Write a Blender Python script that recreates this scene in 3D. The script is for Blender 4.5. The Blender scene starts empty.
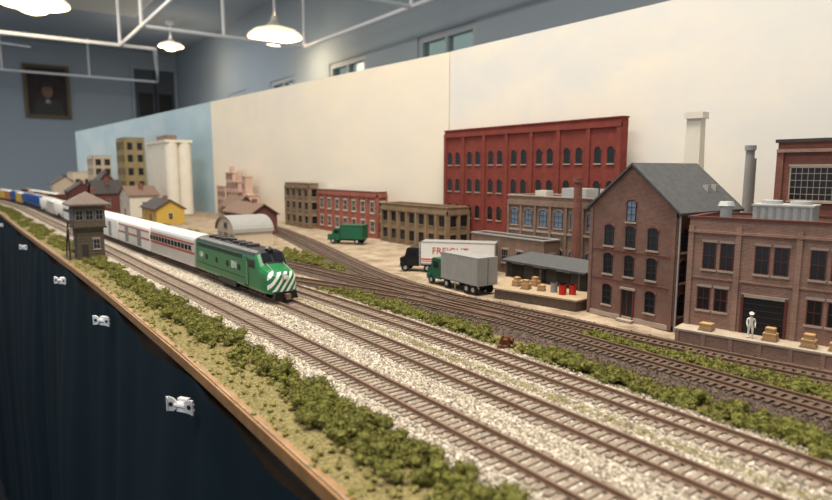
import bpy, bmesh, math, random
import numpy as np
from mathutils import Vector, Matrix, noise
random.seed(7); np.random.seed(7)
scene = bpy.context.scene
K = 0.01          # everything below is written in centimetres
ZT = 1.2          # table top height in metres

# ------------------------------------------------------------------ materials
def newmat(name):
    m = bpy.data.materials.new(name); m.use_nodes = True
    nt = m.node_tree
    return m, nt, nt.nodes['Principled BSDF']

def N(nt, typ, **kw):
    n = nt.nodes.new(typ)
    for k, v in kw.items():
        if k in n.inputs: n.inputs[k].default_value = v
        else: setattr(n, k, v)
    return n

def c4(c): return (c[0], c[1], c[2], 1)

def mixc(nt, fac, a, b, blend='MIX'):
    n = nt.nodes.new('ShaderNodeMix'); n.data_type = 'RGBA'; n.blend_type = blend
    for sock, val in ((n.inputs[0], fac), (n.inputs[6], a), (n.inputs[7], b)):
        if isinstance(val, bpy.types.NodeSocket): nt.links.new(val, sock)
        elif isinstance(val, (int, float)): sock.default_value = val
        else: sock.default_value = c4(val)
    return n.outputs[2]

def mat(name, col, rough=.7, metal=0., var=.15, scale=1.5, bump=0., emit=0., spec=.3):
    m, nt, p = newmat(name)
    tc = N(nt, 'ShaderNodeTexCoord')
    no = N(nt, 'ShaderNodeTexNoise', Scale=scale, Detail=5.0)
    nt.links.new(tc.outputs['Object'], no.inputs['Vector'])
    lo = tuple(max(0, x*(1-var)) for x in col); hi = tuple(min(1, x*(1+var)) for x in col)
    out = mixc(nt, no.outputs['Fac'], lo, hi)
    nt.links.new(out, p.inputs['Base Color'])
    p.inputs['Roughness'].default_value = rough
    p.inputs['Metallic'].default_value = metal
    p.inputs['Specular IOR Level'].default_value = spec
    if emit:
        p.inputs['Emission Color'].default_value = c4(col); p.inputs['Emission Strength'].default_value = emit
    if bump:
        b = N(nt, 'ShaderNodeBump', Strength=bump, Distance=.001)
        n2 = N(nt, 'ShaderNodeTexNoise', Scale=scale*8, Detail=4.0)
        nt.links.new(tc.outputs['Object'], n2.inputs['Vector'])
        nt.links.new(n2.outputs['Fac'], b.inputs['Height']); nt.links.new(b.outputs['Normal'], p.inputs['Normal'])
    return m

def brick(name, c1, c2, mortar, bw=.3, rh=.11, ms=.014, rough=.85):
    m, nt, p = newmat(name)
    tc = N(nt, 'ShaderNodeTexCoord'); s = N(nt, 'ShaderNodeSeparateXYZ'); c = N(nt, 'ShaderNodeCombineXYZ')
    a = N(nt, 'ShaderNodeMath', operation='ADD')
    nt.links.new(tc.outputs['Object'], s.inputs[0])
    nt.links.new(s.outputs[0], a.inputs[0]); nt.links.new(s.outputs[1], a.inputs[1])
    nt.links.new(a.outputs[0], c.inputs[0]); nt.links.new(s.outputs[2], c.inputs[1])
    b = N(nt, 'ShaderNodeTexBrick', Scale=1.0)
    b.inputs['Color1'].default_value = c4(c1); b.inputs['Color2'].default_value = c4(c2); b.inputs['Mortar'].default_value = c4(mortar)
    b.inputs['Mortar Size'].default_value = ms; b.inputs['Brick Width'].default_value = bw; b.inputs['Row Height'].default_value = rh
    nt.links.new(c.outputs[0], b.inputs['Vector'])
    no = N(nt, 'ShaderNodeTexNoise', Scale=.5, Detail=6.0, Roughness=.65)
    nt.links.new(tc.outputs['Object'], no.inputs['Vector'])
    out = mixc(nt, no.outputs['Fac'], (.55, .55, .55), (1.4, 1.37, 1.35))
    fin = mixc(nt, 1.0, b.outputs['Color'], out, 'MULTIPLY')
    nt.links.new(fin, p.inputs['Base Color']); p.inputs['Roughness'].default_value = rough
    p.inputs['Specular IOR Level'].default_value = .15
    return m

M = {}
M['brick_mill'] = brick('brick_mill', (.135,.066,.053), (.20,.10,.08), (.25,.185,.155))
M['brick_ware'] = brick('brick_warehouse', (.22,.12,.092), (.30,.17,.132), (.36,.285,.24))
M['brick_red']  = brick('brick_deep_red', (.175,.034,.027), (.22,.047,.037), (.18,.06,.048))
M['brick_brown']= brick('brick_brown', (.17,.105,.08), (.24,.155,.12), (.27,.21,.17))
M['brick_tan']  = brick('brick_tan', (.19,.13,.08), (.25,.175,.11), (.24,.19,.13))
M['brick_red2'] = brick('brick_bright_red', (.25,.066,.047), (.32,.095,.07), (.33,.18,.15))
M['brick_yel']  = brick('brick_ochre', (.30,.23,.09), (.37,.29,.13), (.35,.29,.19))
M['brick_stack']= brick('brick_stack', (.16,.055,.042), (.22,.076,.06), (.21,.13,.11))
M['slate'] = mat('slate_roof', (.075,.078,.082), .75, var=.4, scale=2, bump=.3)
M['tar'] = mat('tar_roof', (.10,.095,.09), .9, var=.25)
M['glass'] = mat('window_glass', (.012,.014,.018), .15, var=.3, spec=.4)
M['glass_b'] = mat('window_glass_sky', (.14,.20,.29), .15, var=.5, spec=.5)
M['fr_dark'] = mat('frame_dark', (.035,.03,.03), .6)
M['fr_white'] = mat('frame_white', (.6,.57,.5), .6)
M['fr_grey'] = mat('frame_grey', (.27,.27,.26), .6)
M['fr_maroon'] = mat('frame_maroon', (.11,.03,.025), .6)
M['stone'] = mat('stone_trim', (.36,.29,.24), .8, var=.2)
M['concrete'] = mat('concrete', (.36,.30,.235), .9, var=.3, scale=1.2, bump=.2)
M['planks'] = mat('plank_deck', (.36,.27,.18), .85, var=.3, scale=3, bump=.2)
M['black'] = mat('black_paint', (.012,.012,.013), .45)
M['rubber'] = mat('rubber', (.018,.017,.016), .8)
M['hvac'] = mat('hvac_galvanised', (.46,.47,.46), .45, metal=.3, var=.12)
M['chrome'] = mat('clip_chrome', (.85,.85,.85), .3, metal=.6)
M['red'] = mat('red_paint', (.5,.03,.02), .4)
M['green_bn'] = mat('loco_green', (.017,.165,.055), .3, var=.1, spec=.5)
M['green_tr'] = mat('truck_green', (.02,.11,.06), .4)
M['silver'] = mat('car_silver', (.64,.62,.59), .35, metal=.3, var=.12, scale=.8)
M['silvert'] = mat('trailer_silver', (.47,.47,.45), .4, metal=.35, var=.15, scale=.8)
M['silverroof'] = mat('car_roof_grey', (.50,.50,.49), .5, metal=.2)
M['white'] = mat('white_paint', (.8,.79,.76), .5, var=.06)
M['coachred'] = mat('coach_red', (.42,.06,.025), .4)
M['cream'] = mat('cream_plaster', (.60,.51,.40), .8, var=.12)
M['silo'] = mat('silo_concrete', (.70,.66,.57), .85, var=.1, scale=.4)
M['pink'] = mat('pink_concrete', (.50,.35,.28), .85, var=.2, scale=.5)
M['yellow'] = mat('yellow_siding', (.52,.34,.07), .7)
M['maroonw'] = mat('maroon_siding', (.13,.045,.04), .7)
M['roofdk'] = mat('dark_shingle', (.05,.043,.042), .85, var=.3)
M['roofbr'] = mat('brown_shingle', (.17,.11,.08), .85, var=.3)
M['towerw'] = mat('tower_siding', (.105,.085,.055), .8, var=.3, scale=2)
M['towerroof'] = mat('tower_shingle', (.15,.12,.10), .85, var=.3, scale=2)
M['wood_edge'] = mat('plywood_edge', (.28,.15,.06), .6, var=.5, scale=1.)
M['rail'] = mat('rail_weathered', (.25,.165,.12), .4, metal=.4, var=.3)
M['tie'] = mat('ties_brown', (.105,.075,.058), .85, var=.5, scale=3)
M['tie_lt'] = mat('ties_grey', (.25,.20,.16), .85, var=.6, scale=2.5)
M['rust'] = mat('rust', (.14,.05,.025), .85, var=.4, scale=4)
M['crate'] = mat('crate_wood', (.46,.27,.12), .7, var=.25)
M['bluecar'] = mat('hopper_blue', (.03,.10,.34), .5)
M['orange'] = mat('car_orange', (.55,.20,.03), .5)
M['yelcar'] = mat('car_yellow', (.6,.42,.05), .5)
M['skin'] = mat('skin', (.55,.33,.24), .6, var=.05)
M['skinold'] = mat('portrait_flesh', (.20,.12,.085), .7, var=.3, scale=.1)
M['shirt'] = mat('white_overalls', (.72,.69,.63), .7, var=.05)
M['hair'] = mat('hair', (.06,.04,.03), .8)
M['wall'] = mat('wall_paint', (.31,.36,.40), .85, var=.04, scale=.01)
M['ceil'] = mat('ceiling_paint', (.45,.50,.55), .9, var=.04, scale=.01)
M['floor'] = mat('carpet_navy', (.012,.015,.02), .95, var=.3, scale=.2)
M['pipe'] = mat('pipe_white', (.85,.86,.88), .5, var=.03)
M['doorp'] = mat('door_paint', (.07,.08,.095), .6, var=.1, scale=.02)
M['trim'] = mat('trim_paint', (.35,.38,.4), .6, var=.03)
M['gold'] = mat('frame_gilt', (.10,.07,.04), .5, metal=.3)
M['canvas'] = mat('portrait_dark', (.035,.028,.025), .7, var=.4, scale=.1)
M['lampglow'] = mat('lamp_glow', (1.,.78,.46), .5, var=0, emit=12)
M['lampshade'] = mat('lamp_shade', (.80,.76,.68), .5)
M['shadeglow'] = mat('lamp_glass_shade', (1.,.84,.58), .5, var=0, emit=1.1)

def stripemat():
    m, nt, p = newmat('nose_stripes')
    tc = N(nt, 'ShaderNodeTexCoord'); s = N(nt, 'ShaderNodeSeparateXYZ')
    nt.links.new(tc.outputs['Object'], s.inputs[0])
    a = N(nt, 'ShaderNodeMath', operation='MULTIPLY'); a.inputs[1].default_value = -.7
    b = N(nt, 'ShaderNodeMath', operation='ADD'); c = N(nt, 'ShaderNodeMath', operation='MULTIPLY'); c.inputs[1].default_value = 1.45
    d = N(nt, 'ShaderNodeMath', operation='FRACT'); e = N(nt, 'ShaderNodeMath', operation='GREATER_THAN'); e.inputs[1].default_value = .5
    nt.links.new(s.outputs[2], a.inputs[0]); nt.links.new(a.outputs[0], b.inputs[0]); nt.links.new(s.outputs[0], b.inputs[1])
    nt.links.new(b.outputs[0], c.inputs[0]); nt.links.new(c.outputs[0], d.inputs[0]); nt.links.new(d.outputs[0], e.inputs[0])
    nt.links.new(mixc(nt, e.outputs[0], (.017,.165,.055), (.82,.84,.8)), p.inputs['Base Color'])
    p.inputs['Roughness'].default_value = .3
    return m
M['stripes'] = stripemat()

def cloudmat(name, a, b, sc):
    m, nt, p = newmat(name)
    tc = N(nt, 'ShaderNodeTexCoord')
    mp = N(nt, 'ShaderNodeMapping'); mp.inputs['Scale'].default_value = (1, 1, 1.7)
    no = N(nt, 'ShaderNodeTexNoise', Scale=sc, Detail=5.0, Roughness=.6)
    nt.links.new(tc.outputs['Object'], mp.inputs[0]); nt.links.new(mp.outputs[0], no.inputs['Vector'])
    r = N(nt, 'ShaderNodeValToRGB'); r.color_ramp.elements[0].position = .36; r.color_ramp.elements[1].position = .66
    r.color_ramp.elements[0].color = c4(a); r.color_ramp.elements[1].color = c4(b)
    nt.links.new(no.outputs['Fac'], r.inputs[0]); nt.links.new(r.outputs[0], p.inputs['Base Color'])
    p.inputs['Roughness'].default_value = .9; p.inputs['Specular IOR Level'].default_value = .1
    return m
M['sky_cream'] = cloudmat('backdrop_cream', (.69,.68,.65), (.80,.74,.63), .06)
M['sky_cream2'] = cloudmat('backdrop_cream_warm', (.74,.69,.60), (.82,.74,.60), .05)
M['sky_blue'] = cloudmat('backdrop_blue', (.36,.50,.58), (.50,.60,.64), .03)

def foliagemat(name, a, b, c):
    m, nt, p = newmat(name)
    tc = N(nt, 'ShaderNodeTexCoord')
    n1 = N(nt, 'ShaderNodeTexNoise', Scale=.35, Detail=3.0); n2 = N(nt, 'ShaderNodeTexNoise', Scale=6.0, Detail=3.0)
    nt.links.new(tc.outputs['Object'], n1.inputs['Vector']); nt.links.new(tc.outputs['Object'], n2.inputs['Vector'])
    r = N(nt, 'ShaderNodeValToRGB'); r.color_ramp.elements[0].position = .3; r.color_ramp.elements[1].position = .7
    r.color_ramp.elements[0].color = c4(a); r.color_ramp.elements[1].color = c4(b)
    nt.links.new(n2.outputs['Fac'], r.inputs[0])
    r2 = N(nt, 'ShaderNodeValToRGB'); r2.color_ramp.elements[0].position = .42; r2.color_ramp.elements[1].position = .62
    nt.links.new(n1.outputs['Fac'], r2.inputs[0])
    nt.links.new(mixc(nt, r2.outputs[0], r.outputs[0], c), p.inputs['Base Color'])
    p.inputs['Roughness'].default_value = .95; p.inputs['Specular IOR Level'].default_value = .05
    return m
M['bush'] = foliagemat('foliage_foam', (.055,.062,.016), (.24,.225,.07), (.165,.165,.045))
M['grass'] = foliagemat('static_grass', (.15,.135,.04), (.34,.30,.12), (.25,.23,.075))

def stonetex(nt, tc, scale, cols):
    v = N(nt, 'ShaderNodeTexVoronoi', Scale=scale)
    nt.links.new(tc.outputs['Object'], v.inputs['Vector'])
    s = N(nt, 'ShaderNodeSeparateColor'); nt.links.new(v.outputs['Color'], s.inputs[0])
    r = N(nt, 'ShaderNodeValToRGB')
    r.color_ramp.elements[0].color = c4(cols[0]); r.color_ramp.elements[1].color = c4(cols[-1])
    for i, c in enumerate(cols[1:-1]):
        e = r.color_ramp.elements.new((i+1)/(len(cols)-1)); e.color = c4(c)
    nt.links.new(s.outputs[0], r.inputs[0])
    return r.outputs[0], v.outputs['Distance']
LIGHTCOL = [(.10,.082,.065), (.29,.25,.20), (.44,.39,.32), (.72,.66,.57)]
DARKCOL = [(.035,.026,.022), (.085,.062,.05), (.15,.11,.09)]
def stonemat(name, cols, scale=5):
    m, nt, p = newmat(name); tc = N(nt, 'ShaderNodeTexCoord')
    o, d = stonetex(nt, tc, scale, cols); nt.links.new(o, p.inputs['Base Color']); p.inputs['Roughness'].default_value = .9
    p.inputs['Specular IOR Level'].default_value = .1
    return m
M['stones'] = stonemat('ballast_stones', LIGHTCOL)
M['stonesdk'] = stonemat('ballast_stones_dark', DARKCOL)

def terrainmat():
    m, nt, p = newmat('scenery_ground'); tc = N(nt, 'ShaderNodeTexCoord')
    at = nt.nodes.new('ShaderNodeVertexColor'); at.layer_name = 'zone'
    sp = N(nt, 'ShaderNodeSeparateColor'); nt.links.new(at.outputs['Color'], sp.inputs[0])
    n1 = N(nt, 'ShaderNodeTexNoise', Scale=1.1, Detail=6.0, Roughness=.7)
    nt.links.new(tc.outputs['Object'], n1.inputs['Vector'])
    def thr(sock, soft=.12):
        a = N(nt, 'ShaderNodeMath', operation='ADD'); nt.links.new(sock, a.inputs[0]); nt.links.new(n1.outputs['Fac'], a.inputs[1])
        r = N(nt, 'ShaderNodeMapRange'); r.inputs[1].default_value = 1-soft; r.inputs[2].default_value = 1+soft
        nt.links.new(a.outputs[0], r.inputs[0]); return r.outputs[0]
    lt, d1 = stonetex(nt, tc, 7.5, LIGHTCOL)
    dk, d2 = stonetex(nt, tc, 7.5, DARKCOL)
    n2 = N(nt, 'ShaderNodeTexNoise', Scale=.3, Detail=9.0, Roughness=.75); nt.links.new(tc.outputs['Object'], n2.inputs['Vector'])
    r2 = N(nt, 'ShaderNodeValToRGB'); r2.color_ramp.elements[0].position = .36; r2.color_ramp.elements[1].position = .62
    r2.color_ramp.elements[0].color = (.20,.15,.105,1); r2.color_ramp.elements[1].color = (.42,.34,.25,1)
    nt.links.new(n2.outputs['Fac'], r2.inputs[0])
    n3 = N(nt, 'ShaderNodeTexNoise', Scale=5.0, Detail=5.0, Roughness=.7); nt.links.new(tc.outputs['Object'], n3.inputs['Vector'])
    r3 = N(nt, 'ShaderNodeValToRGB'); r3.color_ramp.elements[0].position = .35; r3.color_ramp.elements[1].position = .68
    r3.color_ramp.elements[0].color = (.08,.07,.025,1); r3.color_ramp.elements[1].color = (.33,.275,.13,1)
    nt.links.new(n3.outputs['Fac'], r3.inputs[0])
    x = mixc(nt, thr(sp.outputs[2]), r2.outputs[0], dk)
    x = mixc(nt, thr(sp.outputs[0]), x, lt)
    x = mixc(nt, thr(sp.outputs[1]), x, r3.outputs[0])
    nt.links.new(x, p.inputs['Base Color'])
    p.inputs['Roughness'].default_value = .95; p.inputs['Specular IOR Level'].default_value = .08
    b = N(nt, 'ShaderNodeBump', Strength=.7, Distance=.0008)
    nt.links.new(d1, b.inputs['Height']); nt.links.new(b.outputs['Normal'], p.inputs['Normal'])
    return m
M['terrain'] = terrainmat()

def clothmat():
    m, nt, p = newmat('curtain_navy'); tc = N(nt, 'ShaderNodeTexCoord')
    no = N(nt, 'ShaderNodeTexNoise', Scale=.08, Detail=4.0); nt.links.new(tc.outputs['Object'], no.inputs['Vector'])
    nt.links.new(mixc(nt, no.outputs['Fac'], (.0045,.012,.018), (.009,.022,.032)), p.inputs['Base Color'])
    p.inputs['Roughness'].default_value = .9; p.inputs['Specular IOR Level'].default_value = .1
    return m
M['curtain'] = clothmat()

def windowglass():
    m, nt, p = newmat('room_window_glass')
    t = N(nt, 'ShaderNodeBsdfTransparent'); g = N(nt, 'ShaderNodeBsdfGlossy', Roughness=.05)
    t.inputs[0].default_value = (.70,.80,.74,1)
    mx = N(nt, 'ShaderNodeMixShader'); mx.inputs[0].default_value = .08
    nt.links.new(t.outputs[0], mx.inputs[1]); nt.links.new(g.outputs[0], mx.inputs[2])
    nt.links.new(mx.outputs[0], nt.nodes['Material Output'].inputs[0])
    return m
M['roomglass'] = windowglass()

# ------------------------------------------------------------------ mesh builder
class MB:
    def __init__(s): s.v = []; s.f = []; s.m = []; s.mats = []
    def mi(s, k):
        if k not in s.mats: s.mats.append(k)
        return s.mats.index(k)
    def add(s, vs, fs, k):
        o = len(s.v); s.v += [tuple(x) for x in vs]; i = s.mi(k)
        for f in fs: s.f.append(tuple(o+j for j in f)); s.m.append(i)
    def box(s, x0, x1, y0, y1, z0, z1, k):
        s.add([(x0,y0,z0),(x1,y0,z0),(x1,y1,z0),(x0,y1,z0),(x0,y0,z1),(x1,y0,z1),(x1,y1,z1),(x0,y1,z1)],
              [(0,3,2,1),(4,5,6,7),(0,1,5,4),(1,2,6,5),(2,3,7,6),(3,0,4,7)], k)
    def fp(s, fr, u, z, n):
        o, ux, nn = fr
        return (o[0]+ux[0]*u+nn[0]*n, o[1]+ux[1]*u+nn[1]*n, o[2]+z)
    def fbox(s, fr, u0, u1, z0, z1, n0, n1, k):
        P = [s.fp(fr,a,b,c) for c in (n0,n1) for a,b in ((u0,z0),(u1,z0),(u1,z1),(u0,z1))]
        s.add(P, [(0,3,2,1),(4,5,6,7),(0,1,5,4),(1,2,6,5),(2,3,7,6),(3,0,4,7)], k)
    def fpoly(s, fr, pts, n0, n1, k):
        c = len(pts)
        P = [s.fp(fr,a,b,n0) for a,b in pts] + [s.fp(fr,a,b,n1) for a,b in pts]
        F = [tuple(range(c-1,-1,-1)), tuple(range(c,2*c))] + [(i,(i+1)%c,c+(i+1)%c,c+i) for i in range(c)]
        s.add(P, F, k)
    def cyl(s, p0, p1, r0, r1, k, seg=16, cap=True):
        p0 = Vector(p0); p1 = Vector(p1); d = (p1-p0).normalized()
        a = d.orthogonal().normalized(); b = d.cross(a)
        P = []
        for p, r in ((p0,r0),(p1,r1)):
            for i in range(seg):
                t = 2*math.pi*i/seg; P.append(p + a*math.cos(t)*r + b*math.sin(t)*r)
        F = [(i,(i+1)%seg,seg+(i+1)%seg,seg+i) for i in range(seg)]
        if cap: F += [tuple(range(seg-1,-1,-1)), tuple(range(seg,2*seg))]
        s.add(P, F, k)
    def tube(s, pts, r, k, seg=8):
        for a, b in zip(pts[:-1], pts[1:]): s.cyl(a, b, r, r, k, seg)
    def ball(s, c, r, k, seg=12, rings=8, sz=1.):
        P = [(c[0],c[1],c[2]+r*sz)]; F = []
        for j in range(1, rings):
            th = math.pi*j/rings
            for i in range(seg):
                ph = 2*math.pi*i/seg
                P.append((c[0]+r*math.sin(th)*math.cos(ph), c[1]+r*math.sin(th)*math.sin(ph), c[2]+r*sz*math.cos(th)))
        P.append((c[0],c[1],c[2]-r*sz)); L = len(P)-1
        for i in range(seg):
            F.append((0,1+i,1+(i+1)%seg)); F.append((L,L-seg+(i+1)%seg,L-seg+i))
            for j in range(rings-2):
                a = 1+j*seg; F.append((a+i,a+seg+i,a+seg+(i+1)%seg,a+(i+1)%seg))
        s.add(P, F, k)
    def obj(s, name, loc=(0,0,0), rot=0, smooth=False, parent=None, fix=True):
        me = bpy.data.meshes.new(name); me.from_pydata(s.v, [], s.f)
        for k in s.mats: me.materials.append(M[k])
        me.polygons.foreach_set('material_index', s.m)
        if fix:
            bm = bmesh.new(); bm.from_mesh(me); bmesh.ops.recalc_face_normals(bm, faces=bm.faces); bm.to_mesh(me); bm.free()
        if smooth:
            me.polygons.foreach_set('use_smooth', [True]*len(me.polygons))
            try: me.set_sharp_from_angle(angle=math.radians(40))
            except Exception: pass
        me.update()
        o = bpy.data.objects.new(name, me); scene.collection.objects.link(o)
        if parent is None:
            o.location = (loc[0]*K, loc[1]*K, loc[2]*K+ZT); o.scale = (K,K,K)
        else:
            o.parent = parent; o.location = loc
        o.rotation_euler[2] = rot
        return o

def text(body, parent, loc, rot, size, k, name='lettering'):
    cu = bpy.data.curves.new(name, 'FONT'); cu.body = body; cu.size = size; cu.extrude = .01
    cu.align_x = 'CENTER'; cu.align_y = 'CENTER'; cu.materials.append(M[k])
    o = bpy.data.objects.new(name, cu); scene.collection.objects.link(o)
    o.parent = parent; o.location = loc; o.rotation_euler = rot
    return o

def arcpts(uc, z0, w, h, rise, n=8):
    pts = [(uc-w/2, z0), (uc+w/2, z0), (uc+w/2, z0+h-rise)]
    if rise > 0:
        for i in range(1, n):
            t = math.pi*i/n
            pts.append((uc+math.cos(t)*w/2, z0+h-rise+math.sin(t)*rise))
    pts.append((uc-w/2, z0+h-rise))
    return pts

def window(mb, fr, uc, z0, w, h, glass='glass', frame='fr_dark', arch=0., nv=1, nh=1, sill='stone', lint='stone', t=.07):
    mb.fpoly(fr, arcpts(uc, z0, w, h, arch), .0, .02, glass)
    mb.fbox(fr, uc-w/2-t*.3, uc-w/2+t*.7, z0, z0+h-arch, 0, .07, frame)
    mb.fbox(fr, uc+w/2-t*.7, uc+w/2+t*.3, z0, z0+h-arch, 0, .07, frame)
    mb.fbox(fr, uc-w/2, uc+w/2, z0, z0+t, 0, .07, frame)
    if arch > 0:
        n = 8
        for i in range(n):
            a = math.pi*i/n; b = math.pi*(i+1)/n
            def q(th, g): return (uc+math.cos(th)*(w/2+g), z0+h-arch+math.sin(th)*(arch+g))
            mb.fpoly(fr, [q(a,-t*.7),q(a,t*.2),q(b,t*.2),q(b,-t*.7)], 0, .07, frame)
            if lint: mb.fpoly(fr, [q(a,t*.2),q(a,t*.2+.16),q(b,t*.2+.16),q(b,t*.2)], 0, .09, lint)
    else:
        mb.fbox(fr, uc-w/2, uc+w/2, z0+h-t, z0+h, 0, .07, frame)
        if lint: mb.fbox(fr, uc-w/2-.12, uc+w/2+.12, z0+h, z0+h+.2, 0, .09, lint)
    for i in range(nv):
        u = uc-w/2+w*(i+1)/(nv+1); mb.fbox(fr, u-.02, u+.02, z0, z0+h-arch*.3, 0, .05, frame)
    for i in range(nh):
        z = z0+h*(i+1)/(nh+1); mb.fbox(fr, uc-w/2, uc+w/2, z-.025, z+.025, 0, .055, frame)
    if sill: mb.fbox(fr, uc-w/2-.12, uc+w/2+.12, z0-.16, z0, 0, .14, sill)

def block(name, x0, x1, y0, y1, h, wm, rowsW, colsW, colsS, ww, wh, glass='glass', frame='fr_dark', arch=0., lint='stone',
          sill='stone', roof='tar', cornice='stone', pil=0, nv=1, nh=1, extra=None, z0=0, pairs=False, cov=.3):
    """flat-roofed building; origin = its near/track-side corner"""
    W = x1-x0; L = y1-y0
    mb = MB(); mb.box(0, W, 0, L, z0, h-.5, wm)
    p = .3
    mb.box(0, W, 0, p, h-.5, h, wm); mb.box(0, W, L-p, L, h-.5, h, wm); mb.box(0, p, p, L-p, h-.5, h, wm); mb.box(W-p, W, p, L-p, h-.5, h, wm)
    mb.box(p, W-p, p, L-p, h-.5, h-.42, roof)
    if cornice:
        for a in ((-.12,.32,-.12,L+.12),(W-.32,W+.12,-.12,L+.12)): mb.box(a[0],a[1],a[2],a[3],h,h+.16,cornice)
        for a in ((.32,W-.32,-.12,.32),(.32,W-.32,L-.32,L+.12)): mb.box(a[0],a[1],a[2],a[3],h,h+.16,cornice)
    fW = ((0,L,0),(0,-1,0),(-1,0,0)); fS = ((0,0,0),(1,0,0),(0,-1,0))
    for fr, n, span in ((fW,colsW,L),(fS,colsS,W)):
        if not n: continue
        for i in range(n):
            uc = span*(i+.5)/n
            for z in rowsW:
                if pairs:
                    d = span/n*.2
                    window(mb, fr, uc-d, z, ww, wh, glass, frame, arch, nv, nh, sill, lint)
                    window(mb, fr, uc+d, z, ww, wh, glass, frame, arch, nv, nh, sill, lint)
                else: window(mb, fr, uc, z, ww, wh, glass, frame, arch, nv, nh, sill, lint)
        if pil:
            for i in range(n+1):
                u = min(max(span*i/n, pil/2), span-pil/2)
                mb.fbox(fr, u-pil/2, u+pil/2, 0, h-.6, 0, .22, wm)
            mb.fbox(fr, 0, span, h-1.2, h-.55, 0, .25, wm)
    if extra: extra(mb, fW, fS, W, L)
    return mb.obj(name, (x0, y0, 0))

# ------------------------------------------------------------------ plan geometry (cm)
def smooth(pts):
    ys = np.array([p[0] for p in pts], float); xs = np.array([p[1] for p in pts], float)
    yy = np.arange(ys[0], ys[-1]+.01, 1.0)
    xx = np.interp(yy, ys, xs)
    k = 13; pad = k//2
    xp = np.concatenate([xx[0]-(xx[1]-xx[0])*np.arange(pad,0,-1), xx, xx[-1]+(xx[-1]-xx[-2])*np.arange(1,pad+1)])
    for _ in range(2):
        s = np.convolve(xp, np.ones(k)/k, 'valid')
        xp = np.concatenate([s[0]-(s[1]-s[0])*np.arange(pad,0,-1), s, s[-1]+(s[-1]-s[-2])*np.arange(1,pad+1)])
    return yy, xp[pad:-pad]
EDGE = smooth([(-60,11.8),(44,11.6),(80,10.8),(110,9.6),(174,6.8),(240,4.5),(294,1.5),(360,-6),(430,-17)])
TA = smooth([(-60,20.6),(0,20.2),(25,19.9),(50,19.4),(80,18.2),(110,17.3),(145,16.0),(200,13.8),(260,11.4),(330,5),(428,-8)])
TB = smooth([(-60,25.6),(0,25.2),(25,25),(58,24.9),(80,24),(105,22.4),(145,20.4),(200,18.2),(260,15.8),(330,9.6),(428,-3)])
TC = smooth([(-60,30.4),(25,30),(45,29.8),(60,28.9),(80,28),(110,26.4),(145,24.6),(200,22.4),(260,20),(330,14),(428,1.6)])
TD = smooth([(-60,38.8),(50,38.5),(75,36.8),(105,33),(145,29.5),(200,26.8),(260,24.4),(330,18.4),(428,6)])
TE = smooth([(-60,58),(-20,51),(0,47.6),(15,44.5),(20,43.5),(26,42.5),(37,41.9),(47,40.7),(56,39.4),(68,37.8)])
TG = smooth([(50,40.2),(60,40.2),(68,41.4),(82,44.5),(105,50),(135,56),(155,58)])
TH = smooth([(40,38.5),(48,37.6),(56,35.4),(66,32),(74,29.4),(82,28)])
BD = [(-60,75.5),(46,73.4),(89,71.7),(197,61.3),(396,45.9)]
def X(tr, y): return float(np.interp(y, tr[0], tr[1]))
def Xb(y): return float(np.interp(y, [p[0] for p in BD]+[440], [p[1] for p in BD]+[42.5]))

# terrain
ys = np.concatenate([np.arange(-60,5,2.5), np.arange(5,90,.6), np.arange(90,200,1.5), np.arange(200,431,4)])
nx = 170
verts = []; zone = []
def sm(a, b, x): t = min(max((x-a)/(b-a),0),1); return t*t*(3-2*t)
for y in ys:
    e = X(EDGE,y)-.12; b = Xb(y)-.2
    a_, b_, c_, d_ = X(TA,y), X(TB,y), X(TC,y), X(TD,y)
    dk = [(d_)]
    if y <= 68: dk.append(X(TE,y))
    if 50 <= y <= 155: dk.append(X(TG,y))
    if 40 <= y <= 82: dk.append(X(TH,y))
    for i in range(nx):
        x = e + (b-e)*(i/(nx-1))
        lt = sm(a_-3.3,a_-2.5,x)*(1-sm(c_+1.9,c_+2.9,x))
        g = sm(e+.1,e+.6,x)*(1-sm(a_-3.4,a_-2.8,x))*.75
        g = max(g, .62*math.exp(-((x-(b_+c_)/2)/.8)**2)+0.)
        g = max(g, .36*math.exp(-((x-(a_+b_)/2)/.7)**2))
        g = max(g, sm(c_+1.8,c_+2.6,x)*(1-sm(c_+4.4,c_+5.2,x))*.72)
        if y < 48: g = max(g, .8*math.exp(-((x-(d_+2.4))/.9)**2)*(1 if y<36 else .3))
        if 55 < y < 150 and x > d_+2.5: g = max(g, .38)
        if x > 47 and 55 < y < 130: g *= .4
        if y > 150: g = max(g, .35)
        dd = min(abs(x-q) for q in dk)
        dkk = 1-sm(2.2,3.6,dd)
        if y < 60 and c_+4.5 < x < d_+3: dkk = 1
        if y < 45 and x > d_: dkk = max(dkk, 1-sm(X(TE,y)+2.2, X(TE,y)+3.2, x))
        up = max(lt, dkk*.8)
        z = -.05 + .23*up + .10*(noise.noise((x*.5,y*.5,3)))*(1-up) + .03*noise.noise((x*2,y*2,0))
        if i == 0: z = .1
        verts.append((x,y,z)); zone.append((lt, g, dkk, 1))
ny = len(ys)
faces = [(j*nx+i, j*nx+i+1, (j+1)*nx+i+1, (j+1)*nx+i) for j in range(ny-1) for i in range(nx-1)]
me = bpy.data.meshes.new('layout_terrain'); me.from_pydata(verts, [], faces); me.materials.append(M['terrain'])
ca = me.color_attributes.new('zone', 'FLOAT_COLOR', 'POINT'); ca.data.foreach_set('color', np.array(zone, np.float32).ravel())
me.polygons.foreach_set('use_smooth', [True]*len(faces))
ter = bpy.data.objects.new('layout_scenery_base', me); scene.collection.objects.link(ter)
ter.scale = (K,K,K); ter.location = (0,0,ZT)

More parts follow.
